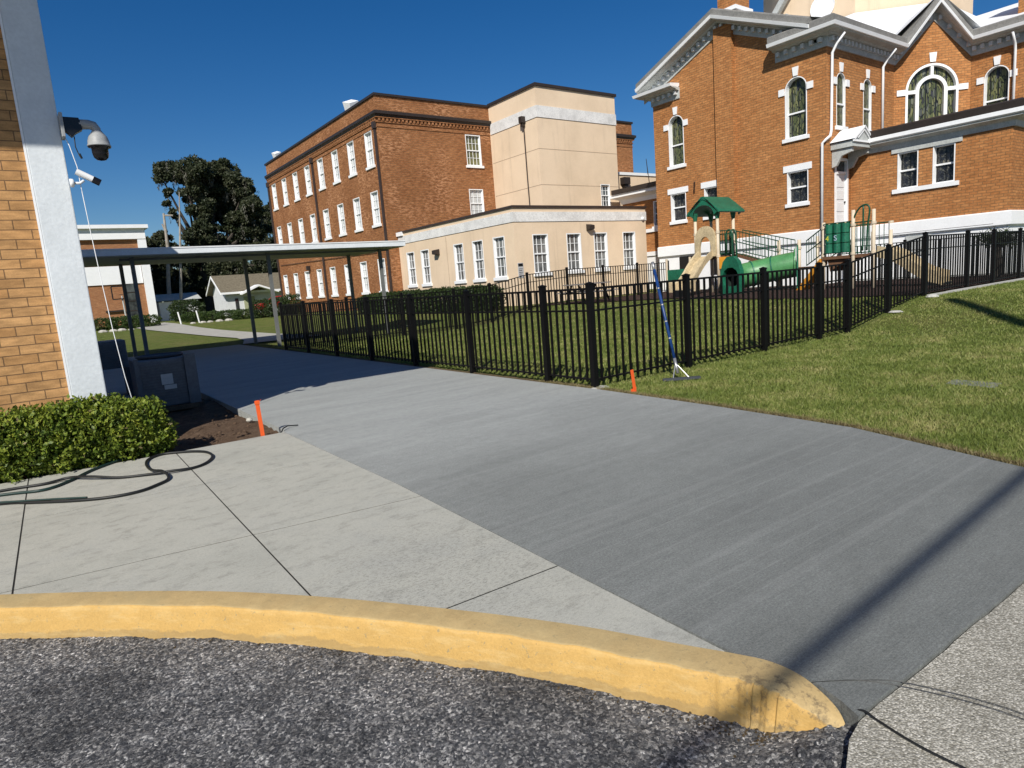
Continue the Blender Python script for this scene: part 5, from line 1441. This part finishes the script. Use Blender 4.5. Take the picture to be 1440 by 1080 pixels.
# house
root=empty('house',(15.2,65.5,.6),'small pale blue sided house with brown shingle roof','house')
hx0,hx1,hy0,hy1=15.0,23.0,65.6,70.6; hz=2.75; hr=4.15; ym=(hy0+hy1)/2
mb=MB(); mb.box(hx0,hx1,hy0,hy1,.2,hz); mb.ext([(hx0,hy0,hz),(hx0,hy1,hz),(hx0,ym,hr-.05)],(hx1-hx0,0,0))
for k in range(14): mb.box(hx0-.012,hx0,hy0,hy1,.6+k*.15,.605+k*.15)
mb.build('wall',M['siding'],root)
mb=MB(); s=(hr-hz)/(ym-hy0)
mb.ext([(hx0-.5,hy0-.5,hz-.5*s),(hx0-.5,ym,hr),(hx0-.5,hy1+.5,hz-.5*s),(hx0-.5,hy1+.5,hz-.5*s+.16),(hx0-.5,ym,hr+.16),(hx0-.5,hy0-.5,hz-.5*s+.16)],(hx1-hx0+1,0,0)); mb.build('roof',M['shingle'],root)
mb=MB(); mb.ext([(hx0-.56,hy0-.55,hz-.5*s-.05),(hx0-.56,ym,hr-.08),(hx0-.56,hy1+.55,hz-.5*s-.05),(hx0-.56,hy1+.55,hz-.5*s+.14),(hx0-.56,ym,hr+.13),(hx0-.56,hy0-.55,hz-.5*s+.14)],(.055,0,0)); mb.box(hx0-.5,hx1,hy0-.6,hy0-.51,hz-.5*s-.05,hz-.5*s+.14); mb.build('fascia',M['trim'],root)
mb=MB(); mb.ext([(16.2,hy0-1.4,2.45),(17.8,hy0-1.4,3.15),(19.6,hy0-1.4,2.45),(19.6,hy0-1.4,2.3),(17.8,hy0-1.4,2.98),(16.2,hy0-1.4,2.3)],(0,1.6,0)); mb.build('porch_gable',M['trim'],root)
mb=MB(); mb.box(16.6,17.6,hy0-.06,hy0-.005,.6,2.1); mb.build('door',M['cargreen'],root)
mb=MB(); mb.box(15.8,16.1,hy0-.05,hy0-.005,.9,2.0); mb.build('window',M['glassdark'],root)
# white shed
root=empty('shed',(10.9,73,.5),'white shed with low gable roof beyond the path','shed')
mb=MB(); mb.box(10.4,14.0,73,77,.3,2.2); mb.build('wall',M['trim'],root)
mb=MB(); mb.ext([(10.0,72.6,2.3),(10.0,75,3.0),(10.0,77.4,2.3),(10.0,75,2.85)],(4.3,0,0)); mb.build('roof',M['trimgrey'],root)

def tree(name,label,cat,base,th,clumps,leafm,leafsize,dens,trunkr=.5,limbs=True,moss=False,grp=None):
    root=empty(name,base,label,cat,grp)
    P=[]
    for c in clumps:
        x,y,z,r=c; n=int(dens*r*r)
        # sub clusters
        for _ in range(max(3,int(r*8))):
            d=rng.normal(0,1,3); d/=np.linalg.norm(d); cc=np.array([x,y,z])+d*r*rng.uniform(.2,.95)*np.array([1,1,.8]); sr=r*rng.uniform(.28,.6)
            m=max(8,n//max(3,int(r*8)))
            q=rng.normal(0,1,(m,3)); q/=np.linalg.norm(q,axis=1)[:,None]; q*=(rng.uniform(.3,1,m)**.5)[:,None]*sr; q[:,2]*=.7
            P.append(cc+q)
    P=np.concatenate(P)
    npmesh('crown',leafcloud(P,leafsize,aspect=.6,up=-.1),4,M[leafm],root)
    mb=MB(); b=Vector(base)
    top=b+Vector((0,0,th))
    mb.tube([b-V(0,0,.3),b+V(.1,0,th*.4),top],[trunkr*1.25,trunkr*.9,trunkr*.75],9)
    if limbs:
        for i,c in enumerate(clumps):
            if i%2==0 or c[3]<1.0:
                e=Vector(c[:3]); m_=(top+e)/2+Vector((random.uniform(-.5,.5),random.uniform(-.5,.5),-.1*(e-top).length))
                s0=b+(top-b)*random.uniform(.55,1.)
                mb.tube([s0,(s0+m_)/2+V(random.uniform(-.3,.3),0,-.2),m_,e],[trunkr*.45,trunkr*.35,trunkr*.24,.05],6)
    mb.build('trunk',M['bark'],root)
    if moss:
        Q=[]
        for c in clumps:
            for _ in range(int(c[3]*5)):
                x=c[0]+rng.normal(0,c[3]*.55); y=c[1]+rng.normal(0,c[3]*.5); z=c[2]+rng.normal(0,c[3]*.4); L=rng.uniform(.6,1.8)
                m=26; t=rng.uniform(0,1,m); Q.append(np.stack([x+rng.normal(0,.09,m)*(1-t*.6),y+rng.normal(0,.09,m),z-t*L],1))
        npmesh('hanging_moss',leafcloud(np.concatenate(Q),leafsize*1.1,aspect=.25,up=-3),4,M['moss'],root)
    return root
def px(u,v,d):
    """bearing of a point in the photo, placed at its real ground distance d"""
    c=Rm@Vector((u-720,-(v-540),-911)); c/=math.hypot(c.x,c.y); return Vector((0,0,1.6))+c*d
def cl(lst,d,k=1.,dj=3.):
    out=[]
    for u,v,r in lst:
        dd=d+random.uniform(-dj,dj); p=px(u,v,dd); out.append((p.x,p.y,p.z,r*dd/911*k))
    return out
oak=[(225,245,11),(240,240,13),(258,243,14),(280,240,16),(305,243,17),(325,255,15),(342,270,15),(358,286,12),(370,302,8),(270,262,13),(296,268,18),(325,285,17),(345,305,15),(264,280,8),(285,292,14),(308,305,17),(333,322,17),(360,325,13),(286,320,14),(272,335,12),(300,342,17),(330,352,18),(242,345,8),(238,272,5),(236,286,5),(244,300,5),(258,362,13),(360,352,16),(282,368,17),(318,380,18),(350,388,18),(262,388,13),(374,372,14),(250,408,11),(290,402,15),(330,412,15),(365,410,15)]
b=px(300,440,80)
tree('oak_tree','huge dark live oak with hanging moss beyond the lawn','tree',(b.x,b.y,.3),6.5,cl(oak,80,1.18),'oak',.27,3000,.7,moss=True,grp='trees beyond the far lawn')
b=px(378,440,92)
tree('oak_tree','dark tree filling in between the oak and the school corner','tree',(b.x,b.y,.3),5,cl([(378,300,12),(385,290,10),(372,320,14),(390,340,16),(370,350,16),(382,380,18),(360,390,18),(392,320,14)],92),'oak',.32,1700,.5,grp='trees beyond the far lawn')
b=px(225,440,90)
tree('oak_tree','lower dark tree left of the huge oak behind the gym corner','tree',(b.x,b.y,.3),4,cl([(215,345,11),(228,335,10),(222,362,14),(236,372,14),(214,385,14),(240,395,14),(225,405,14),(210,365,12),(196,372,13),(205,340,8)],90),'oak',.32,1700,.4,grp='trees beyond the far lawn')
b=px(310,440,110)
tree('oak_tree','farthest dark tree seen through the gaps under the oak','tree',(b.x,b.y,.3),5,cl([(260,400,22),(290,395,24),(320,395,26),(350,395,26),(380,400,24),(240,405,20),(300,370,22),(335,372,24),(300,420,22),(340,422,22),(260,424,20)],110,1.,4),'oak',.62,500,.5,grp='trees beyond the far lawn')
# dead snag
root=empty('dead_tree',tuple(px(234,445,76).to_2d())+(.3,),'pale leafless dead tree trunk standing left of the oak','dead tree')
mb=MB(); q=[px(240,445,76),px(237,400,76),px(236,350,76),px(230,300,76)]; q[0].z=.2
mb.tube(q,[.24,.2,.16,.10],8); mb.tube([px(231,303,76),px(243,303,76)],.09,6); mb.tube([px(234,330,76),px(228,315,76)],.07,6); mb.build('trunk',M['deadwood'],root)
root=empty('dead_tree',tuple(px(254,445,77).to_2d())+(.3,),'second slimmer pale dead trunk in front of the oak','dead tree')
mb=MB(); q=[px(254,445,74),px(254,380,74),px(253,320,74),px(252,270,74)]; q[0].z=.2
mb.tube(q,[.16,.13,.09,.04],8); mb.build('trunk',M['deadwood'],root)
# round dark bush, hedges, stones, posts
def bush(name,label,cat,c,r,n,mat='bushdark',size=.16,grp=None):
    root=empty(name,(c[0],c[1],g1(c[0],c[1])),label,cat,grp)
    u=rng.normal(0,1,(n,3)); u/=np.linalg.norm(u,axis=1)[:,None]; s_=(np.abs(u)**3).sum(1)**(-1/3)
    q=u*(rng.uniform(.55,1,n)**.5*s_*.95)[:,None]*(1+.12*np.sin(u[:,:1]*8+c[0])*np.sin(u[:,2:]*7+c[1]))
    p=q*np.array(r)+np.array([c[0],c[1],g1(c[0],c[1])+r[2]*.85]); p=p[p[:,2]>g1(c[0],c[1])-.1]
    npmesh('leaves',leafcloud(p,size,aspect=.6),4,M[mat],root)
    mb=MB()
    for k in range(5):
        a=k*1.25; mb.tube([(c[0],c[1],g1(c[0],c[1])-.1),(c[0]+r[0]*.5*math.cos(a),c[1]+r[1]*.5*math.sin(a),g1(c[0],c[1])+r[2])],[.05,.02],5)
    mb.build('stems',M['bark'],root)
p=px(264,442,66); bush('shrub','big round dark shrub beside the white shed','shrub',(p.x,p.y),(1.5,1.3,1.0),5000)
M['hedge2']=leafmat('far_hedge_leaves',(.012,.03,.006),(.035,.065,.012),(.10,.14,.03),.25,3)
k=0
for u0,u1,d in ((262,285,60),(285,310,59),(310,335,58),(335,358,57)):
    p=px((u0+u1)/2,450,d); bush('hedge',['low hedge clump at the path end beside the dark shrub','low hedge clump second along the path, under the house corner','low hedge clump third along the path, before the green door','low hedge clump behind the left rear canopy post'][k],'hedge',(p.x,p.y),(1.05,.7,.42),2600,'hedge2',.11,'low hedges lining the far lawn'); k+=1
k=0
for u0,u1,d in ((360,382,56),(382,404,55),(404,426,54)):
    p=px((u0+u1)/2,450,d); bush('hedge',['taller dark hedge in front of the red car','taller dark hedge between the canopy post and the fence end','taller dark hedge seen behind the fence end'][k],'hedge',(p.x,p.y),(1.0,.7,.8),3000,'bushdark',.12,'low hedges lining the far lawn'); k+=1
k=0
for u0,u1,d in ((137,160,59),(160,182,58.5),(182,200,58),(200,219,57.5)):
    p=px((u0+u1)/2,460,d); bush('hedge',['low hedge clump under the gym wall nearest the pilaster','low hedge clump under the gym wall left of the hoop pole','low hedge clump under the gym window','low hedge clump at the gym corner'][k],'hedge',(p.x,p.y),(.95,.7,.5),2400,'hedge2',.11,'low hedges under the gym wall'); k+=1
stn=[(145,466),(160,467),(172,464),(185,463),(272,456.5),(286,454.5),(296,453.5),(309,451.5),(322,450)]
for i,(u,v) in enumerate(stn):
    p=px(u,v,54.5 if u<200 else 56); z=g1(p.x,p.y); mb=MB(); rr=random.uniform(.22,.36)
    mb.lathe([(.001,rr*.5),(rr*.6,rr*.42),(rr,rr*.1),(rr*.9,-.05)],(p.x,p.y,z),7,(.1,.05,1))
    setp(mb.build('edging_stone',M['stone']),'pale rounded edging stone at the foot of the '+('gym wall hedge' if u<200 else 'hedge along the far lawn'),'stone','edging stones at the gym hedge' if u<200 else 'edging stones at the lawn hedge')
for (u,lab) in ((255,'thin white post leaning at the end of the garden path'),(281,'thin white post beside the low hedge under the trees')):
    p=px(u,455,57); z=g1(p.x,p.y); mb=MB(); mb.tube([(p.x,p.y,z-.1),(p.x-.12,p.y,z+.95)],.055,8); setp(mb.build('marker_post',M['trim']),lab,'post')
def longhedge(x0,x1,y0,y1,h,label,n):
    root=empty('hedge',((x0+x1)/2,(y0+y1)/2,g1(x0,y0)),label,'hedge')
    P=[]
    q=rng.uniform(-1,1,(n*2,3)); r=(np.abs(q)**6).sum(1)**(1/6); q=q/r[:,None]*(rng.uniform(.7,1.,(n*2,1)))
    q=q[:n]; y=(y0+y1)/2+q[:,1]*(y1-y0)/2; x=(x0+x1)/2+q[:,0]*(x1-x0)/2; zb=gh(x,y)
    z=zb+h/2+q[:,2]*h/2*(1+.08*np.sin(y*3.1)*np.sin(y*1.3))
    npmesh('leaves',leafcloud(np.stack([x,y,z],1),.11,aspect=.6),4,M['bushdark'],root)
    mb=MB()
    for k in range(int((y1-y0)/.6)):
        yy_=y0+.3+k*.6; mb.tube([((x0+x1)/2,yy_,g1(x0,yy_)-.1),((x0+x1)/2+.1,yy_+.1,g1(x0,yy_)+h*.8)],[.03,.01],5)
    mb.build('stems',M['bark'],root)
longhedge(15.7,16.8,22.9,37.5,1.08,'long dark clipped hedge behind the fence along the cream annex',42000)
# car
p=px(396,432,62); root=empty('parked_car',(p.x,p.y,g1(p.x,p.y)),'red parked car mostly hidden behind the hedge','car')
cx0,cy0,cz0=p.x,p.y,g1(p.x,p.y)
mb=MB(); side_=[(-2.1,.35),(-2.15,.75),(-1.9,.9),(-1.1,.98),(-.5,1.4),(.7,1.42),(1.35,1.0),(2.0,.92),(2.15,.7),(2.1,.35)]
mb.ext([(cx0+a,cy0-.85,cz0+b_) for a,b_ in side_],(0,1.7,0)); mb.build('body',M['carred'],root,bevel=.06)
mb=MB(); mb.ext([(cx0+a,cy0-.87,cz0+b_) for a,b_ in [(-.95,1.0),(-.48,1.33),(.62,1.35),(1.1,1.02)]],(0,1.74,0)); mb.build('side_window',M['glassdark'],root)
for a in (-1.35,1.35):
    for b_ in (-.86,.70):
        mb=MB(); mb.lathe([(.001,0),(.2,0),(.33,0),(.34,.03),(.34,.14),(.32,.16),(.001,.16)],(cx0+a,cy0+b_,cz0+.34),18,(0,1,0)); mb.build('wheel',M['rubber'],root)
# utility pole and cable behind the viewer (their shadows cross the slab and lawn)
root=empty('utility_pole',(4.9,-4.9,-.15),'tall bare wooden utility pole beside the street','utility pole')
mb=MB(); mb.tube([(4.9,-4.9,-.2),(4.9,-4.9,13.3)],[.2,.15],12); mb.build('pole',M['polewood'],root)
mb=MB(); mb.tube([(-30,-5.9,7.6),(-10,-4.86,7.05),(-4.2,-4.61,7.0),(-1.,-4.47,7.0),(4.9,-4.55,7.05),(40,-4.0,7.6)],.034,8)
setp(mb.build('utility_cable',M['rubber']),'thick overhead cable bundle running along the street','cable')

# ================================================================== SKYLINE filler
b=px(60,440,150)
scene.render.resolution_x=1024; scene.render.resolution_y=768
for o in bpy.data.objects:
    if '_wl' in o: del o['_wl']
